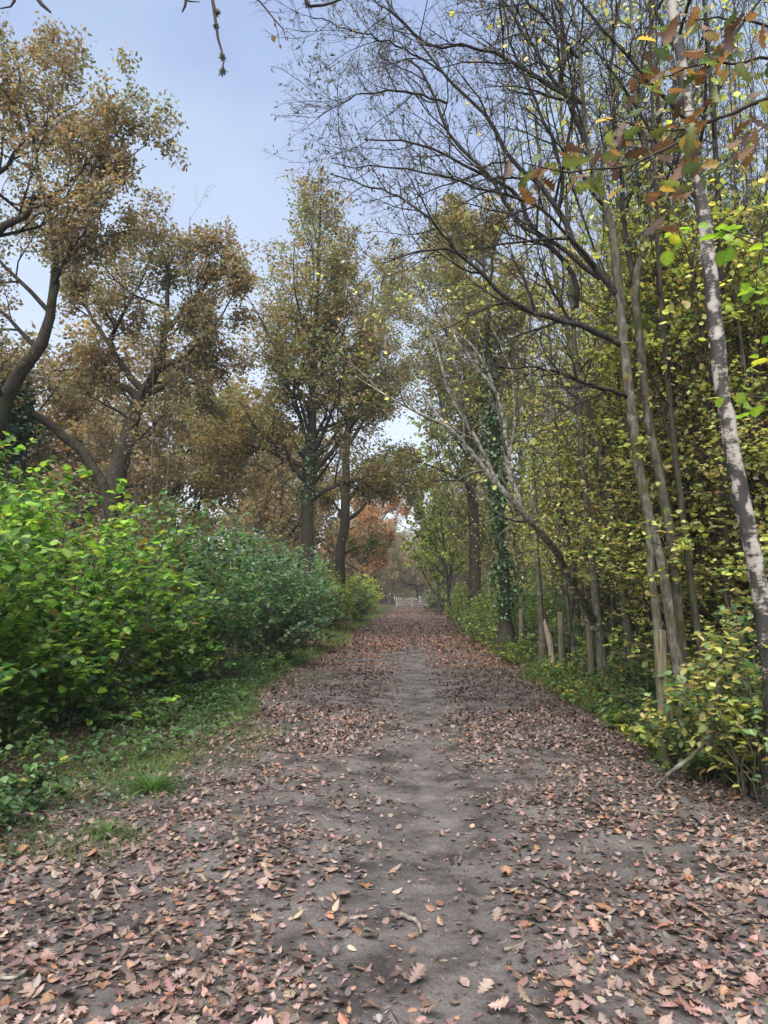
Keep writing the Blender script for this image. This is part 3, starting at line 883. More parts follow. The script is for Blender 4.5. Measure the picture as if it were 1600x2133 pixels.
# the grey many-branched tree whose bare crown fills the sky
YH = 7.5
stemA = limb_px([(1432, 1565, 30, YH), (1402, 1320, 25, YH), (1372, 1150, 24, YH), (1338, 1010, 24, YH), (1314, 850, 24, YH), (1298, 700, 24, YH), (1290, 600, 24, YH), (1278, 500, 21, YH), (1255, 410, 17, YH), (1225, 310, 14, YH), (1212, 200, 11, YH), (1205, 80, 9, YH), (1175, -80, 6, YH)], 34, 0.006)
stemB = limb_px([(1440, 1560, 30, YH + .2), (1416, 1320, 24, YH + .2), (1402, 1150, 23, YH + .2), (1376, 1000, 22, YH + .2), (1348, 850, 21, YH + .2), (1332, 700, 20, YH + .2), (1322, 600, 20, YH + .2), (1345, 500, 14, YH + .3), (1352, 380, 12, YH + .4), (1330, 220, 10, YH + .4), (1318, 60, 8, YH + .4), (1300, -120, 5, YH + .4)], 30, 0.006)
stemC = limb_px([(1398, 1565, 23, YH - .1), (1374, 1330, 20, YH), (1358, 1200, 18, YH), (1350, 1080, 15, YH)], 14, 0.004)
limbs = [
    [(1296, 720, 16, YH), (1240, 688, 14, YH), (1140, 662, 12, YH), (1060, 625, 10, YH - .2), (985, 552, 8, YH - .3), (930, 520, 6, YH - .3), (860, 525, 4, YH - .4), (800, 545, 3, YH - .4)],
    [(1285, 610, 17, YH), (1240, 560, 15, YH), (1190, 500, 13, YH + .2), (1165, 430, 12, YH + .2), (1095, 355, 10, YH + .3), (1040, 290, 9, YH + .3), (1000, 225, 8, YH + .4), (920, 150, 6, YH + .4), (870, 80, 5, YH + .4), (800, 15, 3, YH + .5)],
    [(1165, 430, 9, YH + .2), (1172, 360, 8, YH + .1), (1140, 270, 7, YH), (1105, 190, 6, YH), (1065, 90, 5, YH), (1040, -20, 4, YH)],
    [(1220, 295, 12, YH), (1180, 205, 11, YH - .1), (1100, 150, 9, YH - .2), (1010, 103, 7, YH - .3), (890, 90, 5, YH - .4), (840, 45, 4, YH - .5), (760, -20, 3, YH - .5)],
    [(1213, 215, 10, YH), (1172, 190, 9, YH), (1092, 70, 7, YH + .2), (1050, 0, 5, YH + .3), (1020, -90, 4, YH + .3)],
    [(1222, 300, 12, YH), (1178, 190, 11, YH + .1), (1170, 60, 9, YH + .2), (1168, -100, 6, YH + .3)],
    [(1250, 580, 11, YH + .4), (1150, 500, 10, YH + .6), (1080, 460, 9, YH + .8), (1015, 362, 8, YH + .9), (940, 290, 7, YH + 1), (898, 180, 6, YH + 1), (850, 120, 4, YH + 1)],
    [(1200, 640, 12, YH + 1.5), (1195, 570, 11, YH + 1.5), (1110, 475, 10, YH + 1.5), (1070, 400, 9, YH + 1.5), (980, 350, 7, YH + 1.5), (870, 300, 5, YH + 1.5), (760, 290, 3, YH + 1.5)],
    [(985, 552, 6, YH - .3), (900, 465, 6, YH - .2), (830, 410, 5, YH - .1), (760, 385, 4, YH), (690, 365, 3, YH)],
    [(1240, 555, 8, YH), (1130, 440, 7, YH - .3), (1030, 400, 6, YH - .5), (930, 370, 5, YH - .6), (820, 350, 4, YH - .7), (700, 345, 2, YH - .8)],
    [(1205, 120, 8, YH), (1150, 60, 6, YH - .2), (1080, -10, 5, YH - .3), (1000, -90, 4, YH - .4)],
    [(1322, 600, 12, YH + .2), (1300, 480, 10, YH + .6), (1290, 330, 9, YH + .8), (1275, 160, 8, YH + .9), (1290, 0, 6, YH + 1)],
    [(1345, 520, 9, YH + .3), (1400, 400, 7, YH + .5), (1420, 280, 6, YH + .6), (1470, 130, 4, YH + .7)],
    [(930, 215, 6, YH + .8), (830, 190, 5, YH + .7), (740, 200, 3, YH + .6), (660, 250, 2, YH + .5)],
    [(920, 150, 5, YH + .4), (820, 90, 4, YH + .2), (720, 60, 3, YH), (640, 30, 2, YH)],
    [(1310, 830, 10, YH), (1230, 800, 8, YH - .3), (1140, 770, 6, YH - .5), (1040, 765, 4, YH - .6)],
]
base = stemA[0][0, 0].copy(); base[2] = float(gz(*base[:2])) - 0.05
t = thing('alder_tree', 'grey many-stemmed tree spreading a bare crown of fine twigs over the path', 'tree', base)
for i, s_ in enumerate([stemA, stemB, stemC]):
    MB().tubes(s_[0], flare(s_[0], s_[1] * .86, .6, .2), 12, rough=0.045).build('stem', M_GREYBARK, t, base)
LB = [limb_px(l, 18, 0.012) for l in limbs]
for P, R in LB:
    MB().tubes(P, R, 8, rough=0.02).build('limb', M_DARKBARK, t, base)
allP, allR = join_b(LB)
upper = (stemA[0][:, 18:], stemA[1][:, 18:]); upperB = (stemB[0][:, 16:], stemB[1][:, 16:])
toward = np.array([[-0.55, -0.05, 0.1]])
B1 = sub(allP, allR, 12, 0.15, 1.0, lambda t, p, L: 0.35 + 0.28 * L * (1 - 0.4 * t), 0.75, 0.03, 10, 0.12, 0.6, 0.003)
B1b = join_b([sub(upper[0], upper[1], 10, 0.2, 1, lambda t, p, L: 1.3 + 0 * t, 0.8, 0.05, 10, 0.12, 0.5, 0.003),
              sub(upperB[0], upperB[1], 14, 0.2, 1, lambda t, p, L: 1.3 + 0 * t, 0.8, 0.05, 10, 0.12, 0.5, 0.003)])
B1 = join_b([B1, B1b])
B2 = sub(B1[0], B1[1], 7, 0.15, 1.0, 0.55, 0.7, 0.02, 7, 0.18, 0.65, 0.002)
B3 = sub(B2[0], B2[1], 5, 0.15, 1.0, 0.55, 0.65, 0.0, 4, 0.2, 0.75, 0.0013)
MB().tubes(B1[0], B1[1], 5).build('branches', M_DARKBARK, t, base)
crown_from(B3[0], B3[1], 8500, L_SLIM, (0.034, 0.068), [(0.06, 0.055, 0.03), (0.11, 0.085, 0.035), (0.05, 0.06, 0.025)], [2, 1, 2], 'crown', t, base, extra=B2, spread=0.006, droop=0.9, flat=0.1, upn=0.1)

# the lichen-covered tree leaning out over the path
YI = 10.0
tr = limb_px([(1282, 1425, 30, YI + 3.6), (1262, 1345, 27, YI + 3.2), (1222, 1270, 25, YI + 2.2), (1165, 1160, 24, YI + .8), (1100, 1078, 23, YI - .2), (1040, 1012, 19, YI - .4), (990, 952, 16, YI - .6), (940, 895, 12, YI - .8), (880, 860, 9, YI - 1), (820, 830, 6, YI - 1.1), (740, 785, 3, YI - 1.2)], 26, 0.012)
lb = [limb_px([(1085, 1060, 15, YI - .2), (1058, 960, 13, YI - .2), (1050, 860, 11, YI - .2), (1020, 800, 9, YI - .2), (965, 730, 7, YI - .1), (925, 650, 5, YI), (905, 590, 3, YI)], 16, 0.012),
      limb_px([(1040, 1012, 12, YI - .4), (990, 910, 10, YI - .5), (950, 850, 9, YI - .5), (925, 790, 7, YI - .6), (905, 710, 5, YI - .6), (865, 640, 3, YI - .7)], 16, 0.012),
      limb_px([(1050, 860, 8, YI - .2), (1010, 760, 7, YI), (960, 700, 5, YI + .2), (890, 660, 4, YI + .3), (800, 640, 2, YI + .4)], 14, 0.012),
      limb_px([(990, 952, 8, YI - .6), (900, 850, 6, YI - .4), (850, 760, 5, YI - .2), (800, 700, 3, YI)], 14, 0.012),
      limb_px([(1058, 960, 8, YI - .2), (1075, 860, 6, YI - .3), (1060, 760, 5, YI - .3), (1030, 690, 3, YI - .3)], 12, 0.012)]
base = tr[0][0, 0].copy(); base[2] = float(gz(*base[:2])) - 0.05
t = thing('willow_tree', 'pale lichen-covered trunk leaning left out of the wood over the path', 'tree', base)
tr = (tr[0], tr[1] * .68); lb = [(a, b * .8) for a, b in lb]
trunk_parts(t, [tr] + lb, M_LICHBARK, base, 10)
allP, allR = join_b(lb + [(tr[0][:, 10:], tr[1][:, 10:])])
B1 = sub(allP, allR, 9, 0.2, 1, lambda t, p, L: 0.9 + 0 * t, 0.7, 0.06, 9, 0.1, 0.6, 0.003)
B2 = sub(B1[0], B1[1], 6, 0.2, 1, 0.55, 0.7, 0.03, 7, 0.14, 0.65, 0.002)
B3 = sub(B2[0], B2[1], 3, 0.2, 1, 0.55, 0.7, 0.0, 5, 0.15, 0.7, 0.0018)
crown_from(B3[0], B3[1], 260, L_OVATE, (0.05, 0.08), PAL_YEL, [1, 2, 3, 2, 1], 'crown', t, base, extra=join_b([B1, B2]), spread=0.01, tmat=M_PALETWIG)

# the ivy-wrapped trunk
YJ = 19.0
tr = limb_px([(1056, 1335, 22, YJ), (1050, 1200, 19, YJ), (1036, 1050, 17, YJ), (1028, 900, 15, YJ), (1020, 750, 12, YJ), (1010, 600, 9, YJ), (1005, 480, 5, YJ)], 20, 0.01)
make_oak('ivied_tree', 'upright trunk wrapped in dark ivy beside the fence', tr, [], lambda t, p, L: 1.6 + 0 * t, 14, 5000, PAL_OAKG, [1, 1, 2, 2, 2], (0.09, 0.14), t_range=(0.55, 0.99), k2=6, k3=5, spread=0.1,
         ivy=((tr[0][:, 1:15], tr[1][:, 1:15]), 3800, 0.26, 0.95))


def make_stem_tree(name, label, x, y, pts, h, r, n1, n_leaf, pal, wts, size, mat, t0=0.2, blen=0.9, group=None, tmpl=L_MID, k2=5, k3=4):
    z0 = float(gz(x, y)) - 0.05
    c = trunk_world([(x + a * h, y + b * h, z0 + s * h, max(0.66 * r * (1 - 0.85 * s), 0.005)) for a, b, s in pts], 16)
    base = np.array([x, y, z0])
    t = thing(name, label, 'tree', base, group)
    MB().tubes(c[0], flare(c[0], c[1]), 9, rough=0.04).build('trunk', mat, t, base)
    B1 = sub(c[0], c[1], n1, t0, 0.99, lambda t, p, L: blen * (1.2 - 0.6 * t), 0.75, 0.05, 8, 0.12, 0.5, 0.004)
    B2 = sub(B1[0], B1[1], k2, 0.2, 1, 0.55, 0.75, 0.03, 6, 0.15, 0.65, 0.003)
    B3 = sub(B2[0], B2[1], k3, 0.2, 1, 0.55, 0.7, 0.0, 4, 0.15, 0.7, 0.002)
    crown_from(B3[0], B3[1], n_leaf, tmpl, size, pal, wts, 'crown', t, base, extra=join_b([B1, B2]), spread=0.015, clr_scale=1.6, droop=0.35, upn=0.6, flat=0.2)
    return t


# individually visible trunks of the right-hand wood, placed by the photograph
def place_x(px, Y):
    return float(at(px, 1240, Y)[0])


NAMED = [
    ('mossy grey trunk with green moss at its foot beside the fence', 1324, 11.5, [(0, 0, 0), (-.012, 0, .1), (-.024, 0, .2), (-.036, 0, .31), (-.063, 0, .42), (-.1, 0, .62), (-.13, 0, 1)], 11.5, 0.11, M_GREYBARK),
    ('slim trunk with pale grey bark standing between the mossy trunk and the leaning one', 1198, 14.8, [(0, 0, 0), (-.02, 0, .2), (-.03, 0, .5), (-.05, 0, 1)], 9, 0.07, M_GREYBARK),
    ('straight dark stem rising between the birch and the grey tree', 1478, 7.4, [(0, 0, 0), (-.02, 0, .2), (-.035, 0, .5), (-.03, 0, 1)], 10, 0.06, M_OAKBARK),
    ('dark trunk half hidden behind the foot of the birch', 1520, 7.6, [(0, 0, 0), (.0, 0, .3), (.01, 0, .6), (.0, 0, 1)], 10, 0.09, M_OAKBARK),
    ('greenish mossy pole behind the grey tree', 1445, 9.5, [(0, 0, 0), (-.01, 0, .3), (-.015, 0, .6), (-.02, 0, 1)], 11, 0.075, M_GREYBARK),
    ('second slim birch with white bands behind the grey tree', 1385, 13.0, [(0, 0, 0), (-.005, 0, .3), (-.0, 0, .6), (.0, 0, 1)], 14, 0.10, M_BIRCH),
    ('thin birch with a pale trunk glimpsed behind the dark stem', 1500, 12.0, [(0, 0, 0), (0.005, 0, .3), (.0, 0, .6), (-.01, 0, 1)], 13, 0.08, M_BIRCH),
    ('upright grey pole left of the grey tree with few yellow leaves', 1255, 12.5, [(0, 0, 0), (-.02, 0, .3), (-.03, 0, .6), (-.04, 0, 1)], 13, 0.11, M_GREYBARK),
    ('pale straight trunk behind the ivied trunk', 1130, 16.0, [(0, 0, 0), (-.01, 0, .3), (-.01, 0, .6), (-.02, 0, 1)], 12, 0.10, M_GREYBARK),
    ('dark double trunk close to the path, beyond the ivied trunk', 915, 58.0, [(0, 0, 0), (-.01, 0, .3), (-.03, 0, .6), (-.04, 0, 1)], 11, 0.26, M_OAKBARK),
    ('dark leaning trunk beside the double trunk far down the path', 938, 46.0, [(0, 0, 0), (-.02, 0, .3), (-.05, 0, .6), (-.08, 0, 1)], 11, 0.17, M_OAKBARK),
]
for lab, px, Y, pts, h, r, m in NAMED:
    nb = 'birch_tree' if m is M_BIRCH else 'woodland_tree'
    big = Y > 30
    make_stem_tree(nb, lab, place_x(px, Y), Y, pts, h, r, 18 if not big else 30, 260 if not big else 6000, PAL_YEL if not big else PAL_YGR, [1.5, 2, 2, 1.2, 1.2][:5 if not big else 4], (0.05, 0.08) if not big else (0.12, 0.2), m, 0.3 if not big else 0.12, 1.1 if not big else 3.0)

def size_word(s):
    return 'tall ' if s > 1.1 else ('small ' if s < 0.9 else '')


def whereabouts(x, y):
    px = 848 + 1540 * x / y
    d = 'just' if y < 12 else ('some way' if y < 20 else 'deep in the copse')
    lm = 'and right of the birch' if px > 1560 else 'the papery birch' if px > 1470 else 'the grey many-stemmed tree' if px > 1330 else 'the mossy trunk' if px > 1240 else 'the leaning lichened trunk' if px > 1120 else 'the ivied trunk' if px > 1010 else 'the far dark trunks'
    return f'{d} behind {lm}'


# saplings crowding behind: five kinds built once then copied
sap_src = []
for k in range(6):
    x0, y0 = [(4.2, 11.5), (5.2, 9.6), (6.0, 13.5), (4.8, 15.5), (3.9, 17.5), (5.6, 19)][k]
    lx, ly = rng.normal(0, 0.05, 2)
    pts = [(0, 0, 0), (lx * .3, ly * .3, .25), (lx, ly, .55), (lx * 1.5, ly * 1.2, 1)]
    pal, w = [(PAL_YEL, [1, 2, 3, 2, 1]), (PAL_YGR, [2, 2, 2, 2]), (PAL_YEL, [2, 3, 2, 1, 1]), (PAL_YEL, [1, 1, 2, 3, 2]), (PAL_YGR, [2, 3, 2, 1]), (PAL_OAK, [2, 2, 1, 2, 1])][k]
    words = ['yellow leaved', 'green leaved', 'yellow and green leaved', 'pale yellow leaved', 'light green leaved', 'brown leaved'][k]
    o = make_stem_tree('sapling', f'{words} sapling standing in the copse behind the wire fence', x0, y0, pts, [7, 6, 8.5, 9.5, 6.5, 9][k], [.04, .035, .05, .055, .04, .05][k],
                       26, 2200, pal, w, (0.045, 0.08), [M_GREYBARK, M_OAKBARK, M_GREYBARK, M_OAKBARK, M_LICHBARK, M_OAKBARK][k], 0.1, [1.5, 1.5, 1.6, 1.5, 1.6, 1.6][k], 'saplings crowded in the copse right of the path', tmpl=L_MID)
    sap_src.append((o, words))
for i in range(104):
    k = int(rng.choice(6, p=[.28, .10, .24, .22, .09, .07]))
    y = 7.6 * (36 / 7.6) ** rng.uniform()
    x = rng.uniform(3.4 + 0.005 * y, max(3.9, min(4.6 + 0.42 * y, 0.5 * y + 0.6)))
    s = rng.uniform(0.75, 1.25)
    src, wd = sap_src[k]
    hz = min(s * rng.uniform(0.9, 1.3), (1.2 + 0.52 * y) / [7, 6, 8.5, 9.5, 6.5, 9][k])
    copy_tree(src, (x, y, float(gz(x, y)) - 0.05), rng.uniform(0, 6.28), (s, s, hz), f'{size_word(s)}{wd} sapling {whereabouts(x, y)}', 'saplings crowded in the copse right of the path')

# bare poles without leaves
pole_src = []
for k in range(3):
    x0, y0 = [(3.9, 10.2), (4.6, 13), (5.0, 8.4)][k]
    lx, ly = rng.normal(0, 0.11, 2)
    o = make_stem_tree('bare_sapling', 'bare thin pole with a few twigs ' + whereabouts(x0, y0), x0, y0, [(0, 0, 0), (lx * .4, ly * .4, .3), (lx, ly, .6), (lx * 1.3, ly * 1.4, 1)], 8, .022, 26, 170, PAL_YEL, [1, 2, 2, 1, 1], (.05, .08), [M_GREYBARK, M_OAKBARK, M_GREYBARK][k], 0.08, 1.3, 'bare thin poles in the copse', k2=6, k3=4)
    pole_src.append(o)
for i in range(90):
    y = 7.5 * (34 / 7.5) ** rng.uniform()
    x = rng.uniform(3.1, max(3.5, min(4.0 + 0.42 * y, 0.49 * y)))
    s = rng.uniform(0.8, 1.4)
    copy_tree(pole_src[i % 3], (x, y, float(gz(x, y)) - 0.05), rng.uniform(0, 6.28), (s, s, s * rng.uniform(0.9, 1.4)), f'{size_word(s / 1.1)}bare {["grey", "dark", "mossy"][i % 3]} twiggy pole {whereabouts(x, y)}')


# ================================================================== SHRUBS
def make_shrub(name, label, centre, rx, ry, h, n_stem, n_leaf, pal, wts, size, tmpl, mat, n_parts=0, group=None, lean=(0, 0), spreadup=0.5, k2=7, upn=1.9, clr=1.5, stem_mat=None, zmin=0.0, cat='shrub'):
    cx, cy = centre
    z0 = float(gz(cx, cy)) - 0.03
    base = np.array([cx, cy, z0])
    t = thing(name, label, cat, base, group)
    a = rng.uniform(0, 6.283, n_stem); q = np.sqrt(rng.uniform(0, 1, n_stem))
    bx, by = cx + np.cos(a) * q * rx * 0.45, cy + np.sin(a) * q * ry * 0.45
    tx, ty = cx + np.cos(a) * q * rx + lean[0], cy + np.sin(a) * q * ry + lean[1]
    hh = h * (1 - 0.42 * q ** 2) * rng.uniform(0.72, 1.05, n_stem)
    C = []
    for i in range(n_stem):
        zz = float(gz(bx[i], by[i])) - 0.03
        C.append(curve([(bx[i], by[i], zz), (bx[i] * .75 + tx[i] * .25, by[i] * .75 + ty[i] * .25, zz + hh[i] * spreadup * .8), (bx[i] * .3 + tx[i] * .7, by[i] * .3 + ty[i] * .7, zz + hh[i] * .8), (tx[i], ty[i], zz + hh[i])], 9))
    C = np.array(C); C[:, 1:] += rng.normal(size=(n_stem, 8, 3)) * 0.015
    R = np.linspace(0.011, 0.003, 9)[None] * rng.uniform(0.7, 1.3, (n_stem, 1)) * (h / 2.8)
    B2 = sub(C, R, k2, 0.04, 0.98, lambda t, p, L: (0.30 * h) * (1.15 - 0.7 * t), 0.85, 0.04, 5, 0.13, 0.7, 0.0018)
    st = MB(); st.tubes(C, R, 4)
    st.tubes(B2[0], B2[1], 3)
    st.build('stems', stem_mat or M_GREYBARK, t, base)
    P = join_b([B2, (C[:, 3:], R[:, 3:])])[0]
    pos, tan = on_twigs(P, n_leaf, 0.015, 0.1)
    keep = pos[:, 2] > z0 + zmin
    pos, tan = pos[keep], tan[keep]; n = len(pos)
    sd = nrm(np.cross(tan, np.array([0, 0, 1.0])) + 1e-4) * np.where(rng.uniform(size=n) < .5, 1, -1)[:, None]
    d = nrm(sd + 0.5 * tan + rng.normal(size=(n, 3)) * 0.35 + np.array([0, 0, -0.12]))
    nr = nrm(rng.normal(size=(n, 3)) * 0.55 + np.array([0, 0, upn]))
    sz = rng.uniform(size[0], size[1], n) * np.where(rng.uniform(size=n) < .25, .6, 1)
    col = pick(pal, wts, pos, clr, 0.26, 0.5)
    old = rng.uniform(size=n)
    col = np.where((old < .015)[:, None], np.array([[.25, .25, .05]]), np.where((old > .98)[:, None], np.array([[.16, .10, .04]]), col)) * rng.uniform(.8, 1.2, (n, 1))
    fold = rng.normal(0.14, 0.20, n); curl = rng.normal(-0.2, 0.22, n)
    order = np.argsort(np.linalg.norm(pos - CAM, axis=1) - 6 * sz)
    own, rest = order[:n_parts], order[n_parts:]
    tm_ = {id(L_HAZEL): L_NEAR, id(L_DOG): L_OVATE}.get(id(tmpl), L_MID if tmpl is not L_KITE else L_KITE)
    if cy > 10 and tm_ is L_NEAR:
        tm_ = L_MID
    mb = MB(); mb.leaves(tm_, pos[rest], d[rest], nr[rest], sz[rest], col[rest], 0, fold[rest], curl[rest], True)
    f = mb.build('foliage', mat, t, base)
    if n_parts:
        f['kind'] = 'stuff'
        for i in own:
            q_ = np.array([i])
            l = MB(); l.leaves(tmpl, np.zeros((1, 3)), d[q_], nr[q_], sz[q_], col[q_], 0, fold[q_], curl[q_], True)
            o = link('leaf', l.mesh('leaf', mat), t)
            o.location = pos[i] - base
    return t


W5 = [1.2, 2.2, 2.4, 1.6, 1.2]
make_shrub('hazel_bush', 'nearest hazel bush, bright green, large round leaves by the left edge', (-4.35, 6.5), 1.6, 1.2, 2.6, 54, 6000, PAL_HAZ, W5, (0.07, 0.118), L_HAZEL, M_HAZEL, 290, zmin=0.1)
make_shrub('hazel_bush', 'tallest bright green hazel bush, upright shoots in front of the leaning oak', (-4.55, 9.2), 1.8, 1.6, 3.4, 58, 8500, PAL_HAZ, W5, (0.075, 0.12), L_HAZEL, M_HAZEL, 200, zmin=0.08)
make_shrub('hazel_bush', 'low hazel bush drooping over the ivy at the foot of the bright bushes', (-3.75, 8.0), 1.0, 1.0, 1.7, 34, 3000, PAL_HAZ, [2, 2, 2, 1, 2], (0.07, 0.11), L_HAZEL, M_HAZEL, 100, zmin=0.05)
make_shrub('hazel_bush', 'dark blue green hazel bush bulging towards the bare bay of the path', (-3.95, 12.6), 1.6, 1.8, 3.1, 54, 8500, [(0.06, 0.13, 0.06), (0.085, 0.17, 0.07), (0.115, 0.21, 0.075), (0.15, 0.235, 0.07), (0.065, 0.125, 0.075)], [2.2, 2.4, 1.6, .8, 2.2], (0.075, 0.115), L_HAZEL, M_HAZEL, zmin=0.1)
make_shrub('hazel_bush', 'blue green hazel bush in front of the tall tapering oak', (-3.35, 16.3), 1.6, 1.9, 3.35, 54, 8500, PAL_HAZB, [1.5, 2, 2, 1.5], (0.08, 0.12), L_OVATE, M_HAZEL, zmin=0.1)
make_shrub('hazel_bush', 'rounded blue green hazel bush ending the hedge below the second dark trunk', (-3.35, 20.6), 1.6, 1.9, 3.0, 50, 7500, PAL_HAZB, [1.5, 2, 2, 1.5], (0.085, 0.125), L_OVATE, M_HAZEL, zmin=0.1)
make_shrub('hazel_bush', 'low dark hazel bush leaning over the grass before the bare bay', (-3.5, 11.4), 0.9, 1.2, 1.5, 30, 3000, PAL_HAZ, [2.5, 2.4, 1.4, .6, 2.2], (0.07, 0.11), L_HAZEL, M_HAZEL, zmin=0.03)
make_shrub('hazel_bush', 'hazel bush behind the front row by the left edge', (-6.4, 10.5), 2.0, 1.8, 3.2, 44, 4500, PAL_HAZ, [2, 2, 2, 1, 2], (0.08, 0.12), L_OVATE, M_HAZEL, zmin=0.3)
make_shrub('hazel_bush', 'yellow green bush beyond the second dark trunk', (-3.7, 31), 1.7, 3.6, 3.0, 50, 8000, PAL_YGR, [1, 3, 2, 1], (0.10, 0.16), L_OVATE, M_HAZEL)
make_shrub('hazel_bush', 'pale silvery green bush on the left verge far down the path', (-3.5, 43), 1.6, 4.5, 2.7, 44, 6500, [(0.10, 0.15, 0.07), (0.14, 0.19, 0.09), (0.08, 0.13, 0.05)], [1, 1, 1], (0.13, 0.2), L_OVATE, M_HAZEL)
make_shrub('hazel_bush', 'bright green bush at the far left bend before the gate', (-3.9, 62), 1.8, 8, 3.2, 44, 6000, PAL_YGR, [1, 3, 2, 1], (0.16, 0.26), L_OVATE, M_HAZEL)
make_shrub('willow_bush', 'pale silver green bush right of the far gate', (2.9, 72), 1.3, 5, 3.0, 40, 4200, [(0.15, 0.19, 0.12), (0.19, 0.22, 0.14), (0.12, 0.15, 0.08)], [1, 1, 1], (0.16, 0.26), L_OVATE, M_HAZEL)

for x, y, h, r_, lab in [(-3.0, 5.2, .42, .8, 'low bramble mound at the bottom of the left edge'), (-3.6, 6.6, .5, .9, 'ivy and bramble mound under the nearest hazel'), (-3.3, 8.6, .45, .8, 'low bramble mound under the tallest bright hazel'), (-3.0, 10.4, .35, .7, 'small bramble mound on the grass before the low dark hazel'), (-2.9, 14.6, .5, .8, 'green nettle patch on the verge beside the bare bay')]:
    make_shrub('bramble_bush', lab, (x, y), r_, r_ * 1.1, h, 26, 1700, [(0.05, 0.105, 0.045), (0.075, 0.14, 0.055), (0.10, 0.17, 0.06), (0.13, 0.18, 0.06)], [2, 3, 2, 1], (0.04, 0.075), L_OVATE, M_HAZEL, clr=3, zmin=0.01)

# right-hand verge
M_DOG = leaf_mat('dogwood_leaf', rough=0.42, trans=0.4, tr_gain=1.8)
PAL_DOG = [(0.06, 0.115, 0.05), (0.10, 0.165, 0.065), (0.175, 0.22, 0.07), (0.29, 0.30, 0.085), (0.38, 0.34, 0.14)]
make_shrub('dogwood_bush', 'nearest dogwood bush, yellow and green pointed leaves in the bottom right', (2.85, 5.75), 0.9, 0.95, 1.75, 48, 2700, PAL_DOG, [1.4, 2.4, 2.2, 1.8, 1], (0.055, 0.105), L_DOG, M_DOG, 290, zmin=0.05, clr=3)
make_shrub('dogwood_bush', 'low sprawling dogwood bush hiding the feet of the grey many-stemmed tree', (2.62, 6.45), 0.75, 0.6, 1.05, 34, 1700, PAL_DOG, [1.6, 2.4, 2.2, 1.4, .8], (0.05, 0.09), L_DOG, M_DOG, 100, zmin=0.02, clr=3)
make_shrub('dogwood_bush', 'yellowing dogwood bush around the large fence post', (3.35, 8.0), 0.8, 1.2, 1.5, 34, 2000, PAL_DOG, [2, 2.4, 1.6, 1, .8], (0.05, 0.09), L_DOG, M_DOG, 150, zmin=0.03, clr=3)
LOW = [(3.75, 10.4, 0.95, 'sprawling green bramble below the wire fence beside the large post'), (3.8, 13.2, 0.95, 'green bramble around the middle fence posts'), (3.8, 16.2, 1.2, 'dense bramble behind the pale broken post'), (3.6, 19.6, 1.5, 'blue green bramble at the foot of the ivied trunk'), (3.4, 22.5, 1.9, 'leafy green bramble beyond the ivied trunk'), (3.4, 27, 2.2, 'dark green shrub by the right verge before the leaning trunk'), (3.5, 33, 2.4, 'green shrub by the feet of the far dark trunks'), (3.6, 42, 2.5, 'shrub narrowing the right verge far down the path'), (3.8, 54, 2.6, 'farthest green shrub on the right verge')]
for x, y, h, lab in LOW:
    g = 1 + max(0, y - 15) * 0.025
    make_shrub('bramble_bush', lab, (x, y), 1.0, 1.6 * max(1, y / 20), h, 36, 3600, [(0.05, 0.11, 0.04), (0.085, 0.155, 0.05), (0.13, 0.19, 0.055), (0.27, 0.28, 0.07)], [2, 3, 2.4, 1], (0.05 * g, 0.085 * g), L_OVATE, M_DOG, clr=2, k2=8)
FRINGE = [(2.75, 7.5, .5, 'small dogwood seedling clump at the leaf edge below the grey tree'), (2.9, 9.0, .42, 'knee high green clump left of the large post'), (2.95, 11.4, .42, 'low leafy clump between the two tall posts'), (2.85, 14.0, .5, 'low green clump hiding the foot of the pale broken post'), (2.7, 17.2, .65, 'leafy clump at the leaf edge before the ivied trunk'), (2.55, 21.0, 1.3, 'green thicket at the path edge past the last post'), (2.5, 25.0, 1.7, 'green and yellow thicket overhanging the path edge'), (2.6, 30.0, 2.0, 'tall thicket on the right verge before the dark trunks'), (2.7, 37.0, 2.2, 'thicket hiding the feet of the far dark trunks')]
for x, y, h, lab in FRINGE:
    g = 1 + max(0, y - 15) * 0.025
    make_shrub('dogwood_bush', lab, (x, y), 0.75, 1.3 * max(1, y / 18), h, 26, 2000, [(0.05, 0.11, 0.04), (0.10, 0.17, 0.05), (0.17, 0.23, 0.06), (0.32, 0.31, 0.08)], [2, 3, 2.4, 1.2], (0.045 * g, 0.08 * g), L_OVATE, M_DOG, clr=2.5, k2=8)
# understory deep in the copse
us = []
for k in range(3):
    us.append(make_shrub('undergrowth_shrub', ['olive shrub filling the shade under the copse', 'yellowing shrub in the shade under the copse', 'dark green shrub low in the shade under the copse'][k], [(5.6, 12), (6.4, 16), (5.2, 21)][k], 1.6, 1.6, [2.6, 3.2, 2.2][k], 60, 1500, [PAL_YGR, PAL_YEL, PAL_HAZB][k], [[2, 2, 1, 3], [3, 2, 2, 1, 1], [1, 2, 2, 1]][k], (0.09, 0.14), L_KITE, M_LEAF, group='undergrowth in the shade of the copse'))
for i in range(70):
    y = 8 * (80 / 8) ** rng.uniform()
    x = rng.uniform(4.6, 6.0 + 0.45 * y)
    s = rng.uniform(0.9, 1.5)
    copy_tree(us[i % 3], (x, y, float(gz(x, y)) - 0.03), rng.uniform(0, 6.28), (s, s, s), ['olive shrub', 'yellowing shrub', 'dark green shrub'][i % 3] + ' ' + whereabouts(x, y))
usl = make_shrub('undergrowth_shrub', 'tan and yellow shrub in the wood behind the hazel hedge', (-8.5, 17), 2.0, 2.0, 3.4, 34, 4000, [(0.22, 0.17, 0.07), (0.27, 0.22, 0.08), (0.14, 0.13, 0.05), (0.2, 0.11, 0.04)], [2, 2, 2, 1], (0.09, 0.14), L_KITE, M_LEAF, group='tan shrubs behind the hazel hedge')
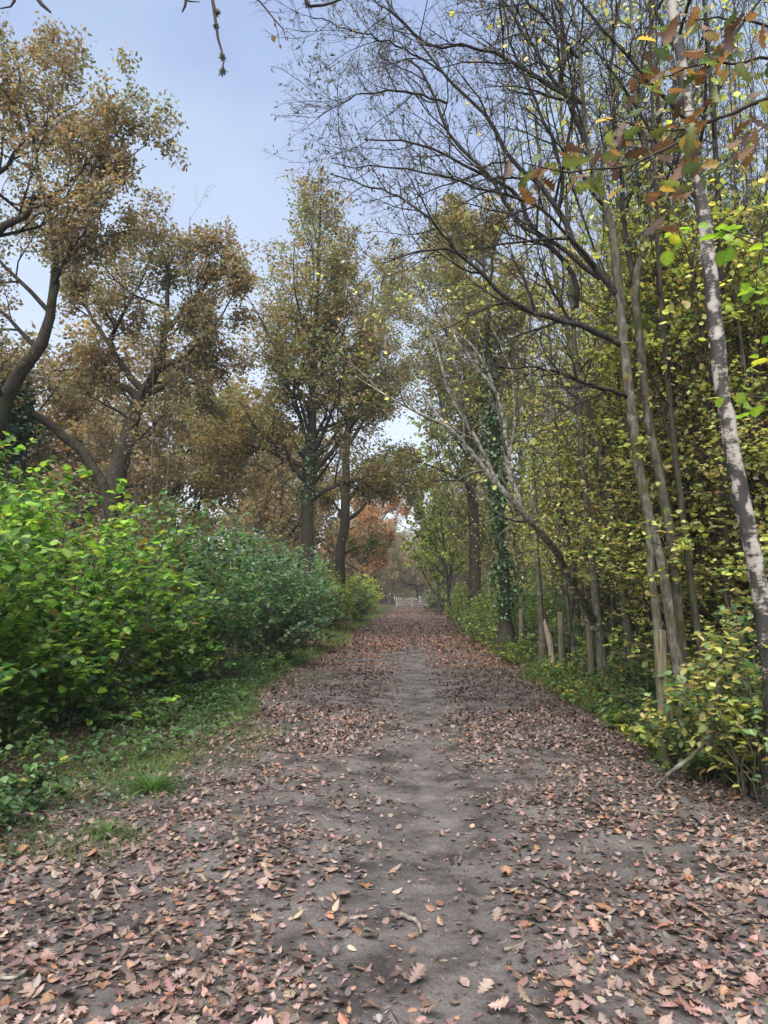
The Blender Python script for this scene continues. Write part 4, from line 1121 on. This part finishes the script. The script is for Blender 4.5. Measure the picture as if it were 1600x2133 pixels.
for i, (x, y) in enumerate([(-11, 20), (-7, 23), (-9.5, 28), (-14, 24), (-6.5, 34), (-11, 38), (-17, 32), (-7, 44), (-6.5, 56), (-7, 72), (-20, 42), (-8, 95), (-4, 118), (4, 119), (0, 124), (8, 116), (-9, 118)]):
    s = rng.uniform(1.0, 1.5)
    copy_tree(usl, (x, y, float(gz(x, y)) - 0.03), rng.uniform(0, 6.28), (s, s, s * 1.1), ('tan shrub beyond the far gate' if y > 110 else 'tan shrub far down the wood left of the path' if y > 42 else 'tan and yellow shrub in the wood behind the hazel hedge'))

# the far-off wood that closes the view all round, one mass
fw = MB()
n = 36000
a = rng.uniform(-0.9, 0.9, n); rr = rng.uniform(128, 190, n)
x = np.sin(a) * rr; y = np.cos(a) * rr
top = 9 + 4 * wnoise(np.stack([x, y, 0 * x], 1), .12)
z = top * rng.uniform(0, 1, n) ** .8
pos = np.stack([x, y, z], 1)
d = nrm(rng.normal(size=(n, 3))); nr = nrm(rng.normal(size=(n, 3)) + np.array([0, 0, .6]))
fw.leaves(L_KITE, pos, d, nr, rng.uniform(.8, 1.5, n), pick([(0.07, .09, .035), (.11, .11, .045), (.15, .12, .05), (.09, .10, .04)], [1, 1, 1, 1], pos, .12), 0)
tag(fw.build('distant_woods', M_LEAF), 'far wood closing the view behind the gate', 'wood', kind='stuff')

# left edge: ivy-smothered stump of a bough and the mossy trunk leaning out of it
YL = 15.0
tr = limb_px([(215, 1010, 30, YL), (165, 935, 28, YL), (110, 890, 26, YL), (60, 855, 26, YL), (20, 810, 22, YL), (-20, 770, 16, YL)], 14, .02)
base = np.array([tr[0][0, 0, 0] + .9, YL, float(gz(tr[0][0, 0, 0] + .9, YL)) - .05])
tr0 = trunk_world([(*base, .19), (base[0] - .3, YL, base[2] + 1.6, .17), (*tr[0][0, 0], tr[1][0, 0])], 10)
t = thing('leaning_tree', 'mossy trunk leaning left into a dark mass of ivy by the left edge', 'tree', base)
_p, _q = join_b([tr0, tr])
MB().tubes(_p, _q * .72, 10, rough=.05).build('trunk', M_OAKBARK, t, base)
tr2 = limb_px([(165, 935, 16, YL), (150, 985, 12, YL), (100, 905, 14, YL), (60, 880, 10, YL)], 10, .02)
n = 6500
c = at(5, 850, YL)
v = nrm(rng.normal(size=(n, 3))) * rng.uniform(.3, 1, (n, 1)) ** .5 * np.array([.75, .7, .95])
pos = c + v * (1 + .25 * wnoise(v * 3, 1.0)[:, None])
pos[:, 2] = np.where(rng.uniform(size=n) < .25, pos[:, 2] - rng.uniform(0, 1.6, n), pos[:, 2])
d, nr = leaf_dirs(v, n, .3, .2, .5, .5)
nr = nrm(nr + v)
m = MB(); m.leaves(L_MID, pos, d, nr, rng.uniform(.06, .11, n), pick([(.02, .055, .028), (.032, .08, .036), (.05, .10, .045)], [1, 2, 1], pos, 2), 0, .2, .1)
m.build('ivy', M_IVY, t, base)
# thin pale poles in front of the leaning oak
for px, Y, px2, h, lab in [(330, 14.5, 372, 9.3, 'thin pale bare pole reaching above the leaning oak crown'), (312, 14.0, 300, 6.6, 'thin pale bare pole behind the tallest hazel'), (296, 15.5, 240, 6.2, 'thin bare pole bending left behind the tallest hazel'), (355, 15.0, 440, 7.2, 'thin bare pole bending right above the hazel hedge')]:
    x0, x1 = place_x(px, Y), place_x(px2, Y)
    q = (x1 - x0) / h
    make_stem_tree('bare_sapling', lab, x0, Y, [(0, 0, 0), (q * .15, 0, .3), (q * .5, 0, .65), (q, 0, 1)], h, .03, 14, 60, PAL_OAK, [1, 2, 2, 1, 1], (.05, .08), M_GREYBARK, .3, 1.1, 'thin bare poles behind the hazels', k2=5, k3=3)

# ================================================================== GROUND COVER
iv = MB()
n = 8000
y = 3.2 * (14 / 3.2) ** rng.uniform(size=n); x = -1.9 - 0.12 * (y - 4) * 0 - rng.gamma(2.0, 0.55, n) - 0.5 * smooth(6, 3, y)
p = np.stack([x, y, 0 * x], 1)
kp = rng.uniform(size=n) < np.clip(0.45 + 0.5 * wnoise(p, 1.6) + smooth(-2.5, -3.1, x), 0.04, 1)
x, y = x[kp], y[kp]; n = len(x)
pos = np.stack([x, y, gz(x, y) + rng.uniform(0.01, 0.11, n)], 1)
d = nrm(rng.normal(size=(n, 3)) * np.array([1, 1, .35])); nr = nrm(rng.normal(size=(n, 3)) * .6 + np.array([0, -.1, 1]))
iv.leaves(L_MAPLE, pos, d, nr, rng.uniform(.022, .042, n), pick([(0.025, 0.06, 0.028), (0.045, 0.09, 0.038), (0.065, 0.12, 0.048)], [1, 2, 1], pos, 3), 0, .2, -.1)
tag(iv.build('ivy_groundcover', M_IVY), 'dark ivy creeping over the leaf litter below the hazel bushes', 'ivy', kind='stuff')


def blades(mb, x, y, hmin, hmax, w, pal, lean=0.5):
    n = len(x)
    pos = np.stack([x, y, gz(x, y)], 1)
    d = nrm(rng.normal(size=(n, 3)) * np.array([lean, lean, .1]) + np.array([0, 0, 1]))
    nr = nrm(rng.normal(size=(n, 3)) * np.array([1, 1, .2]) + 1e-3)
    T = (np.array([(-w, 0, 0), (w, 0, 0), (-w * .75, .5, 0), (w * .75, .5, 0), (0, 1, 0)]), np.array([(0, 1, 3), (0, 3, 2), (2, 3, 4)]))
    mb.leaves(T, pos, d, nr, rng.uniform(hmin, hmax, n), pick(pal, [1] * len(pal), pos, 2), 0, 0.3, -np.abs(rng.normal(.35, .25, n)))


PAL_GR = [(0.07, 0.13, 0.035), (0.10, 0.17, 0.045), (0.14, 0.19, 0.055), (0.15, 0.15, 0.07)]
gr = MB()
n = 24000
y = 4.2 * (24 / 4.2) ** rng.uniform(size=n)
l, r = path_edges(y)
x = l + 0.25 - np.abs(rng.normal(0, 0.55, n)) + 0.25 * smooth(9, 4, y)
kp = rng.uniform(size=n) < np.clip(0.35 + 0.6 * wnoise(np.stack([x, y, 0 * x], 1), 1.3) + 0.4 * smooth(8, 11, y), 0, 1) * smooth(3.5, 7, y)
blades(gr, x[kp], y[kp], .03, .12, .035, PAL_GR, .6)
y = 4.2 * (40 / 4.2) ** rng.uniform(size=12000); l, r = path_edges(y)
x = r - 0.02 + np.abs(rng.normal(0.1, 0.4, 12000))
blades(gr, x, y, .06, .26, .02, [(0.07, 0.085, 0.03), (0.11, 0.12, 0.04), (0.15, 0.13, 0.06), (0.06, 0.10, 0.03)], .5)
y = 24 * (105 / 24) ** rng.uniform(size=9000); l, r = path_edges(y)
x = l + 0.15 - np.abs(rng.normal(0, 0.8, 9000))
blades(gr, x, y, .10, .25, .06, PAL_GR, .6)
tag(gr.build('verge_grass', M_HAZEL), 'short grass along both verges of the path', 'grass', kind='stuff')

n = 34000
y = 4.3 * (15 / 4.3) ** rng.uniform(size=n)
x = rng.uniform(-4.2, -1.4, n) - 0.25 * (y < 6)
p_ = np.stack([x, y, 0 * x], 1)
kp = rng.uniform(size=n) < np.clip(1.5 * wnoise(p_, 1.9) + 0.4 - 0.6 * smooth(-2.3, -1.5, x), 0, 1)
gr2 = MB()
blades(gr2, x[kp], y[kp], .025, .10, .03, [(0.07, 0.125, 0.04), (0.10, 0.155, 0.045), (0.14, 0.165, 0.06), (0.09, 0.105, 0.05)], .8)
tag(gr2.build('sparse_grass', M_HAZEL), 'sparse grass growing through the litter of the left verge', 'grass', kind='stuff')

wd = MB()     # low leafy weeds
n = 6500
y = np.concatenate([np.where(rng.uniform(size=3000) < .5, rng.normal(16.8, 1.6, 3000), rng.uniform(7, 15, 3000)), 6.5 * (26 / 6.5) ** rng.uniform(size=3500)])
x = np.concatenate([-2.35 - np.abs(rng.normal(0, .6, 3000)), np.zeros(3500)])
l, r = path_edges(y)
x[3000:] = np.where(rng.uniform(size=3500) < .45, l[3000:] + .1 - np.abs(rng.normal(0, .5, 3500)), r[3000:] + .1 + np.abs(rng.normal(0, .35, 3500)))
pos = np.stack([x, y, gz(x, y) + rng.uniform(.02, .2, n)], 1)
d = nrm(rng.normal(size=(n, 3)) * np.array([1, 1, .3])); nr = nrm(rng.normal(size=(n, 3)) * .45 + np.array([0, 0, 1]))
wd.leaves(L_MID, pos, d, nr, rng.uniform(.035, .075, n), pick([(0.05, .11, .03), (.08, .16, .045), (.06, .12, .05)], [1, 1, 1], pos, 2), 0, .2, -.1)
tag(wd.build('weeds', M_HAZEL), 'low green nettles and weeds at the edges of the path', 'weeds', kind='stuff')

for (px, Y, lab, s, nn) in [(330, 6.05, 'larger fresh green grass tuft on the left leafy verge', .27, 380), (240, 4.95, 'smaller grass tuft nearer the bottom left', .15, 190), (545, 8.2, 'wispy low grass tuft at the left edge of the bare path', .16, 120)]:
    cx = place_x(px, Y)
    b = MB()
    n = nn
    a = rng.uniform(0, 6.28, n); q = rng.uniform(0, 1, n) ** .7
    dirs = nrm(np.stack([np.cos(a) * q, np.sin(a) * q, .9 + 0 * a], 1))
    pos = np.stack([cx + np.cos(a) * q * .06, Y + np.sin(a) * q * .06, float(gz(cx, Y)) + 0 * a], 1)
    nr = nrm(np.cross(dirs, np.stack([-np.sin(a), np.cos(a), 0 * a], 1)))
    b.leaves(leaf_rows([.011, .013, .011, .007, .002], [0, .25, .5, .78, 1]), pos, dirs, nr, rng.uniform(.5, 1.15, n) * s, pick([(.035, .085, .022), (.055, .12, .03), (.08, .135, .04)], [1, 1, 1], pos, 5), 0, .3, -rng.uniform(.4, 1.2, n))
    o = b.build('grass_tuft', M_HAZEL, None, (cx, Y, float(gz(cx, Y))))
    tag(o, lab, 'grass tuft')

# ================================================================== FENCE, GATE, STICKS
def post_mesh(r, h, k=10, top_tilt=0.0):
    zs = [0, h * .3, h * .7, h - 0.012, h]
    rs = [r, r * .99, r * .97, r * .96, r * .90]
    V, F = [], []
    for z, q in zip(zs, rs):
        for j in range(k):
            a = j * 2 * math.pi / k
            V.append((q * math.cos(a) * (1 + .04 * math.sin(3 * a)), q * math.sin(a), z + (top_tilt * math.cos(a) * q if z > h * .9 else 0)))
    mb = MB()
    F = [(i * k + j, i * k + (j + 1) % k, (i + 1) * k + (j + 1) % k, (i + 1) * k + j) for i in range(4) for j in range(k)]
    c = len(V); V.append((0, 0, h + .004))
    mb.raw(V, F, smooth_=True)
    mb.raw([V[4 * k + j] for j in range(k)] + [V[c]], [(j, (j + 1) % k, k) for j in range(k)])
    return mb


posts = [(1374, 6.95, 1.24, .058), (1228, 12.6, 1.20, .066), (1167, 14.4, 1.20, .062), (1131, 16.2, 1.20, .062), (1083, 18.6, 1.2, .06), (1058, 20.6, 1.2, .06)]
fx0, fy0 = place_x(posts[0][0], posts[0][1]), posts[0][1]
fence = thing('wire_fence', 'post and wire fence along the right verge, half buried in bramble', 'fence', (fx0, fy0, float(gz(fx0, fy0))))
forg = np.array([fx0, fy0, float(gz(fx0, fy0))])
PX = []
for px, Y, h, r in posts:
    x = place_x(px, Y); z = float(gz(x, Y))
    o = link('post', post_mesh(r, h + .1, 10, rng.normal(0, .2)).mesh('post', M_POST), fence)
    o.location = np.array([x, Y, z - .1]) - forg
    o.rotation_euler = (rng.normal(0, .02), rng.normal(0, .025), rng.uniform(0, 6))
    PX.append((x, Y, z))
for wz in (.35, .6, .85, 1.05):
    pts = []
    for i, (x, Y, z) in enumerate(PX):
        pts.append((x - .065, Y, z + wz))
        if i < len(PX) - 1:
            x2, Y2, z2 = PX[i + 1]
            pts.append(((x + x2) / 2 - .06, (Y + Y2) / 2, (z + z2) / 2 + wz - .03))
    c = curve(np.array(pts), 40)
    MB().tubes(c[None], np.full((1, 40), .0022), 4).build('wire', M_WIRE, fence, forg)
vv = MB()
for i in range(len(PX) - 1):
    a, b = np.array(PX[i]), np.array(PX[i + 1])
    for s in np.linspace(0, 1, 14)[1:-1]:
        q = a * (1 - s) + b * s + np.array([-.065, 0, 0])
        vv.tubes(np.array([[q + [0, 0, .05], q + [0, 0, .55], q + [0, 0, 1.02]]]), np.full((1, 3), .0015), 3)
o = vv.build('wire_mesh', M_WIRE, fence, forg); o['kind'] = 'stuff'

# pale snapped post leaning by the fence
bx = place_x(1150, 14.9)
b = np.array([bx, 14.9, float(gz(bx, 14.9)) - .05])
c = limb_px([(1152, 1400, 14, 14.6), (1148, 1350, 14, 14.6), (1140, 1315, 11, 14.6), (1134, 1290, 3, 14.6)], 10, .006)
o = MB().tubes(c[0], c[1], 8, rough=.08).build('broken_post', M_PALEWOOD, None, b)
tag(o, 'pale snapped post leaning beside the wire fence', 'broken post')

# broken bough standing in the dogwood and the stick that lies at its foot
c = limb_px([(1476, 1560, 15, 5.9), (1486, 1490, 16, 5.9), (1500, 1440, 14, 5.9), (1512, 1410, 13, 5.9), (1521, 1386, 8, 5.9)], 12, .006)
o = MB().tubes(c[0], c[1], 9, rough=.10).build('broken_bough', M_GREYBARK, None, c[0][0, 0])
tag(o, 'short snapped grey bough standing in the dogwood', 'broken bough')
p0 = [(1366, 1640, 5, 6.0), (1392, 1612, 8, 5.95), (1418, 1595, 10, 5.9), (1445, 1572, 9, 5.9), (1470, 1545, 7, 5.9)]
c = limb_px(p0, 14, .003)
o = MB().tubes(c[0], c[1], 8, rough=.06).build('stick', M_GREYBARK, None, c[0][0, 0])
tag(o, 'thick crooked stick poking out of the dogwood onto the leaves', 'stick')


def ground_pt(px, py):
    d = _f + _r * (px - 800.0) / FPX + _u * (1066.5 - py) / FPX
    t = -CAM[2] / d[2]
    q = CAM + d * t
    for _ in range(4):
        t = (float(gz(q[0], q[1])) + .012 - CAM[2]) / d[2]
        q = CAM + d * t
    return q


STICKS = [([(834, 1908), (862, 1918), (876, 1935), (876, 1950)], 11, 'curved pale twig lying on bare mud in the middle of the path', M_PALETWIG),
          ([(1050, 1980), (1076, 1975), (1096, 1962)], 8, 'short forked twig among leaves right of the bare track', M_PALETWIG),
          ([(955, 1802), (962, 1785), (958, 1775)], 5, 'tiny hooked twig beyond the curved pale twig', M_PALETWIG),
          ([(0, 2040), (35, 2038), (60, 2026), (88, 2030)], 8, 'bent pale twig at the left bottom edge among maple leaves', M_PALETWIG),
          ([(180, 2010), (215, 2018), (256, 2030)], 9, 'straight brown stick in the leaves at bottom left', M_TWIG),
          ([(455, 2060), (475, 2072), (492, 2082)], 7, 'short twig ending at a pale leaf near the bottom', M_PALETWIG),
          ([(236, 1845), (242, 1862), (254, 1875)], 5, 'thin curved stalk below the smaller grass tuft', M_PALETWIG),
          ([(1110, 1835), (1150, 1850), (1180, 1868)], 8, 'slender dark twig on the leafy right half of the path', M_TWIG),
          ([(1480, 1845), (1500, 1832), (1520, 1828)], 9, 'stubby pale stick in deep leaves by the right edge', M_PALETWIG),
          ([(1055, 1752), (1075, 1765), (1085, 1785)], 5, 'thin twig curling beside the bare track', M_TWIG)]
for pts, w, lab, m in STICKS:
    q = np.array([ground_pt(a, b_) for a, b_ in pts])
    dep = q[:, 1].mean()
    c = curve(q, 10); c[:, 2] += .006
    c[1:-1] += rng.normal(size=(8, 3)) * .002
    r = np.linspace(1, .55, 10)[None] * w * .5 * dep / FPX
    o = MB().tubes(c[None], r, 6, rough=.08).build('twig', m, None, c[0])
    tag(o, lab, 'twig')

# the five-bar gate across the end of the path
YK = 106.0
gxa, gxb = place_x(826, YK), place_x(892, YK)
gz0 = 0.0


def box(mb, a, b):
    (x0, y0, z0), (x1, y1, z1) = a, b
    V = [(x0, y0, z0), (x1, y0, z0), (x1, y1, z0), (x0, y1, z0), (x0, y0, z1), (x1, y0, z1), (x1, y1, z1), (x0, y1, z1)]
    return mb.raw(V, [(0, 3, 2, 1), (4, 5, 6, 7), (0, 1, 5, 4), (1, 2, 6, 5), (2, 3, 7, 6), (3, 0, 4, 7)])


gate = thing('field_gate', 'pale wooden five-bar gate closing the far end of the path', 'gate', (gxa, YK, 0))
W = gxb - gxa
for x in (0, W / 2 - .05, W):
    box(MB(), (x - .08, -.08, -.1), (x + .08, .08, 1.32)).build('post', M_GATE, gate)
for i, z in enumerate((.22, .46, .70, .95, 1.2)):
    box(MB(), (.10, -.115, z - .045), (W - .10, -.085, z + .045)).build('rail', M_GATE, gate)
for x0, x1 in ((.14, W / 2 - .2), (W - .2, W / 2 + .2)):
    mb = MB()
    V = [(x0, -.145, .22), (x0 + .1, -.145, .22), (x1 + .1, -.145, 1.2), (x1, -.145, 1.2), (x0, -.12, .22), (x0 + .1, -.12, .22), (x1 + .1, -.12, 1.2), (x1, -.12, 1.2)]
    mb.raw(V, [(0, 1, 2, 3), (7, 6, 5, 4), (0, 4, 5, 1), (1, 5, 6, 2), (2, 6, 7, 3), (3, 7, 4, 0)])
    mb.build('brace', M_GATE, gate)

# ================================================================== FOREGROUND BRANCHES
# oak standing just outside the right of the frame, its leafy bough hanging into view
base = np.array([3.7, 1.6, float(gz(3.7, 1.6)) - .05])
t = thing('oak_tree', 'near oak bough with big brown and green lobed leaves hanging in from the right', 'tree', base)
MB().tubes(*trunk_world([(*base, .2), (3.75, 1.65, 1.6, .17), (3.9, 1.7, 3.4, .14), (3.9, 1.6, 6.5, .09), (4.0, 1.5, 9, .03)], 18), 12, rough=.04).build('trunk', M_OAKBARK, t, base)
e = at(1600, 215, 3.1)
bough = limb_px([(1600, 205, 10, 3.1), (1480, 255, 7, 3.0), (1380, 320, 6, 2.95), (1300, 345, 5, 2.9), (1200, 355, 4, 2.85), (1090, 345, 2.5, 2.8)], 14, .006)
c0 = curve(np.array([(3.9, 1.7, 3.3, .03), (2.8, 2.4, 3.65, .02), (*bough[0][0, 0], bough[1][0, 0])]), 10)
bs = [(c0[None, :, :3], c0[None, :, 3]), bough,
      limb_px([(1640, 110, 8, 3.1), (1560, 130, 6, 3.05), (1470, 130, 5, 3.0), (1380, 160, 3, 2.95), (1310, 190, 2, 2.9)], 12, .006),
      limb_px([(1640, 60, 7, 3.2), (1530, 40, 5, 3.2), (1430, 45, 3, 3.1), (1340, 60, 2, 3.1)], 12, .006),
      limb_px([(1480, 255, 5, 3.0), (1410, 270, 4, 3.0), (1340, 265, 3, 3.0), (1260, 245, 2, 3.0)], 10, .005),
      limb_px([(1450, 280, 4, 3.0), (1440, 340, 3, 2.95), (1410, 400, 2.5, 2.9), (1388, 455, 2, 2.9)], 10, .005),
      limb_px([(1660, 230, 5, 3.0), (1600, 260, 4, 2.95), (1560, 290, 3, 2.9), (1545, 320, 2, 2.9)], 10, .004)]
# tie the upper twigs to the bough outside the frame
for a_, b_ in ((at(1640, 110, 3.1), .008), (at(1640, 60, 3.2), .007), (at(1660, 230, 3.0), .006)):
    c1 = curve(np.array([(2.8, 2.4, 3.65, .014), (*((a_ + np.array([2.8, 2.4, 3.65])) / 2 + np.array([0, 0, .05])), .011), (*a_, b_)]), 8)
    bs.append((c1[None, :, :3], c1[None, :, 3]))
for P, R in bs:
    MB().tubes(P, R, 7).build('branch', M_TWIG, t, base)
PAL_NO = [(0.055, 0.085, 0.03), (0.10, 0.12, 0.04), (0.115, 0.060, 0.034), (0.155, 0.082, 0.042), (0.075, 0.040, 0.028), (0.28, 0.20, 0.06)]
clus = [(1095, 345), (1120, 355), (1150, 330), (1180, 345), (1205, 330), (1230, 350), (1255, 335), (1175, 375), (1245, 375), (1110, 385), (1215, 365), (1290, 270), (1320, 245), (1270, 255), (1350, 275), (1395, 260), (1330, 300), (1310, 320), (1360, 350),
        (1390, 405), (1375, 425), (1388, 460), (1410, 390), (1345, 70), (1330, 150), (1370, 165), (1310, 190), (1400, 130), (1430, 60), (1450, 50), (1480, 25), (1520, 60), (1500, 110), (1540, 130), (1470, 160), (1460, 210), (1480, 150), (1420, 190), (1430, 250), (1450, 290), (1470, 310),
        (1545, 300), (1560, 320), (1590, 290), (1580, 240), (1600, 110), (1560, 90), (1590, 60), (1440, 340), (1460, 350), (1420, 310), (1510, 230), (1540, 260), (1385, 120), (1360, 215), (1590, 200), (1550, 30), (1500, 80), (1440, 145), (1300, 345), (1270, 365)]
for i, (cx, cy) in enumerate(clus * 3):
    cx += rng.normal(0, 18); cy += rng.normal(0, 18)
    Y = 3.0 + rng.normal(0, .09)
    q = at(cx, cy, Y)
    l = MB()
    col = np.array(PAL_NO)[rng.choice(6, p=[.20, .16, .22, .20, .15, .07])][None] * rng.uniform(.75, 1.25)
    d = nrm(rng.normal(size=(1, 3)) * np.array([1, .8, .5]) + np.array([-.4, 0, -.45])); nr = nrm(rng.normal(size=(1, 3)) * 1.0 + np.array([0, -.2, .9]))
    l.leaves(L_OAK, np.zeros((1, 3)), d, nr, np.array([rng.uniform(.062, .105)]), col, 0, rng.normal(.25, .35), rng.normal(-.2, .45), True)
    o = link('leaf', l.mesh('leaf', M_HAZEL), t)
    o.location = q - base

# hazel spray at the right edge
base = np.array([3.05, 3.2, float(gz(3.05, 3.2)) - .03])
t = thing('hazel_spray', 'lime green hazel spray hanging beside the birch at the right edge', 'shrub', base)
st = [trunk_world([(*base, .012), (2.95, 3.3, 1.5, .010), (2.6, 3.5, 2.9, .007), (*at(1500, 478, 3.7), .003)], 14),
      limb_px([(1640, 540, 5, 3.6), (1560, 505, 4, 3.7), (1480, 475, 3, 3.7), (1420, 470, 2, 3.7)], 10, .004),
      limb_px([(1640, 640, 4, 3.6), (1600, 600, 3, 3.6), (1570, 570, 2, 3.6)], 8, .004),
      limb_px([(1680, 900, 5, 3.6), (1620, 840, 4, 3.6), (1560, 825, 2, 3.6)], 8, .004),
      limb_px([(1660, 480, 4, 3.7), (1600, 450, 3, 3.7), (1560, 430, 2, 3.7)], 8, .004)]
for a_ in (at(1640, 540, 3.6), at(1640, 640, 3.6), at(1680, 900, 3.6), at(1660, 480, 3.7)):
    st.append(trunk_world([(2.9, 3.35, max(1.2, a_[2] - .7), .007), (2.75, 3.4, a_[2] - .25, .006), (*a_, .004)], 8))
for P, R in st:
    MB().tubes(P, R, 6).build('stem', M_GREYBARK, t, base)
for i, (cx, cy) in enumerate([(1495, 490), (1520, 500), (1540, 480), (1480, 475), (1505, 515), (1560, 510), (1585, 520), (1400, 485), (1425, 500), (1400, 530), (1440, 478), (1590, 545), (1600, 480), (1570, 600), (1590, 605), (1560, 610), (1600, 640), (1545, 820), (1560, 860), (1500, 830), (1580, 740), (1600, 570), (1575, 585), (1530, 465), (1600, 700), (1590, 760), (1595, 840)] * 2):
    q = at(cx + rng.normal(0, 8), cy + rng.normal(0, 8), 3.65 + rng.normal(0, .08))
    l = MB()
    col = np.array([(0.14, 0.25, 0.03), (0.19, 0.29, 0.035), (0.28, 0.30, 0.04)])[rng.choice(3, p=[.45, .4, .15])][None] * rng.uniform(.8, 1.2)
    d = nrm(rng.normal(size=(1, 3)) * np.array([1, .8, .3]) + np.array([-.5, 0, -.25])); nr = nrm(rng.normal(size=(1, 3)) * .5 + np.array([0, -.3, 1]))
    l.leaves(L_HAZEL, np.zeros((1, 3)), d, nr, np.array([rng.uniform(.05, .08)]), col, 0, rng.normal(.12, .25), rng.normal(-.15, .15), True)
    o = link('leaf', l.mesh('leaf', M_HAZEL), t)
    o.location = q - base

# overhanging oak whose twig ends hang into the top of the picture; its trunk stands left of the camera
base = np.array([-4.6, 1.4, float(gz(-4.6, 1.4)) - .05])
t = thing('oak_tree', 'overhead oak of which only dark lichen-tufted twig ends hang into the sky', 'tree', base)
MB().tubes(*trunk_world([(*base, .26), (-4.6, 1.4, 2, .22), (-4.5, 1.5, 4.5, .17), (-4.3, 1.6, 7, .11), (-4.2, 1.6, 10, .03)], 18), 12, rough=.04).build('trunk', M_OAKBARK, t, base)
YO = 4.4
hubA = at(440, -190, YO); hubB = at(620, -120, YO); hubC = at(60, -160, YO)
br = [trunk_world([(-4.45, 1.5, 4.4, .09), (-3.6, 2.6, 5.3, .06), (*hubC, .035), (*hubA, .024), (*hubB, .014), (*at(760, -60, YO), .006)], 26),
      limb_px([(440, -190, 9, YO), (432, -60, 9, YO), (445, 10, 8, YO), (452, 50, 7, YO), (458, 85, 6, YO), (466, 125, 4, YO), (463, 150, 3, YO)], 16, .004),
      limb_px([(420, -120, 8, YO), (400, -40, 7, YO), (385, 5, 6, YO), (386, 20, 5, YO), (380, 28, 3, YO)], 9, .005),
      limb_px([(400, -40, 5, YO), (390, 0, 4, YO), (415, 4, 2, YO)], 7, .003),
      limb_px([(500, -150, 7, YO), (525, -20, 5, YO), (545, 8, 4, YO), (570, 40, 3.5, YO), (588, 62, 3, YO), (598, 84, 2, YO)], 12, .004),
      limb_px([(570, 40, 2, YO), (578, 62, 1.5, YO), (582, 92, 1.2, YO)], 6, .002),
      limb_px([(60, -160, 12, YO), (70, -30, 11, YO), (88, 10, 9, YO), (104, 27, 5, YO)], 9, .004),
      limb_px([(40, -120, 10, YO), (26, -20, 8, YO), (32, 8, 6, YO), (25, 14, 4, YO), (0, 16, 3, YO)], 9, .004),
      limb_px([(620, -120, 7, YO), (630, -20, 7, YO), (640, 8, 7, YO), (670, 12, 6, YO), (700, 4, 5, YO), (760, -30, 3, YO)], 12, .004)]
for P, R in br:
    MB().tubes(P, R, 7, rough=.06).build('branch', M_TWIG, t, base)
for cx, cy, rr in [(452, 26, .022), (464, 118, .026), (464, 150, .022), (450, 55, .014), (640, 8, .02)]:
    n = 160
    li = MB()
    q = at(cx, cy, YO) + nrm(rng.normal(size=(n, 3))) * rng.uniform(.2, 1, (n, 1)) * rr
    d = nrm(rng.normal(size=(n, 3)))
    li.leaves(L_SLIM, q, d, rng.normal(size=(n, 3)), rng.uniform(.012, .024, n), np.full((n, 3), .06) * rng.uniform(.6, 1.6, (n, 1)) * np.array([1, 1.05, .8]), 0)
    li.build('lichen', M_LEAF, t, base)
for cx, cy, s in [(568, 72, .05), (582, 34, .028), (572, 48, .025), (583, 92, .03)]:
    l = MB()
    l.leaves(L_DOG, np.zeros((1, 3)), np.array([[.2, .1, -.9]]), np.array([[.2, -1, .2]]), np.array([s]), np.array([[.16, .11, .03]]), 0, .2, -.2, True)
    o = link('leaf', l.mesh('leaf', M_HAZEL), t); o.location = at(cx, cy, YO) - base


# ================================================================== HAZE
m, N, L, out = mat_new('thin_mist')
pv = N.new('ShaderNodeVolumePrincipled')
pv.inputs['Color'].default_value = (0.90, 0.95, 1.0, 1)
pv.inputs['Density'].default_value = 0.0006
L.new(pv.outputs[0], out.inputs['Volume'])
hz_ = box(MB(), (-405, -155, -1.2), (405, 425, 24)).build('haze', m)
tag(hz_, 'thin autumn mist paling the far trees', 'haze', kind='stuff')
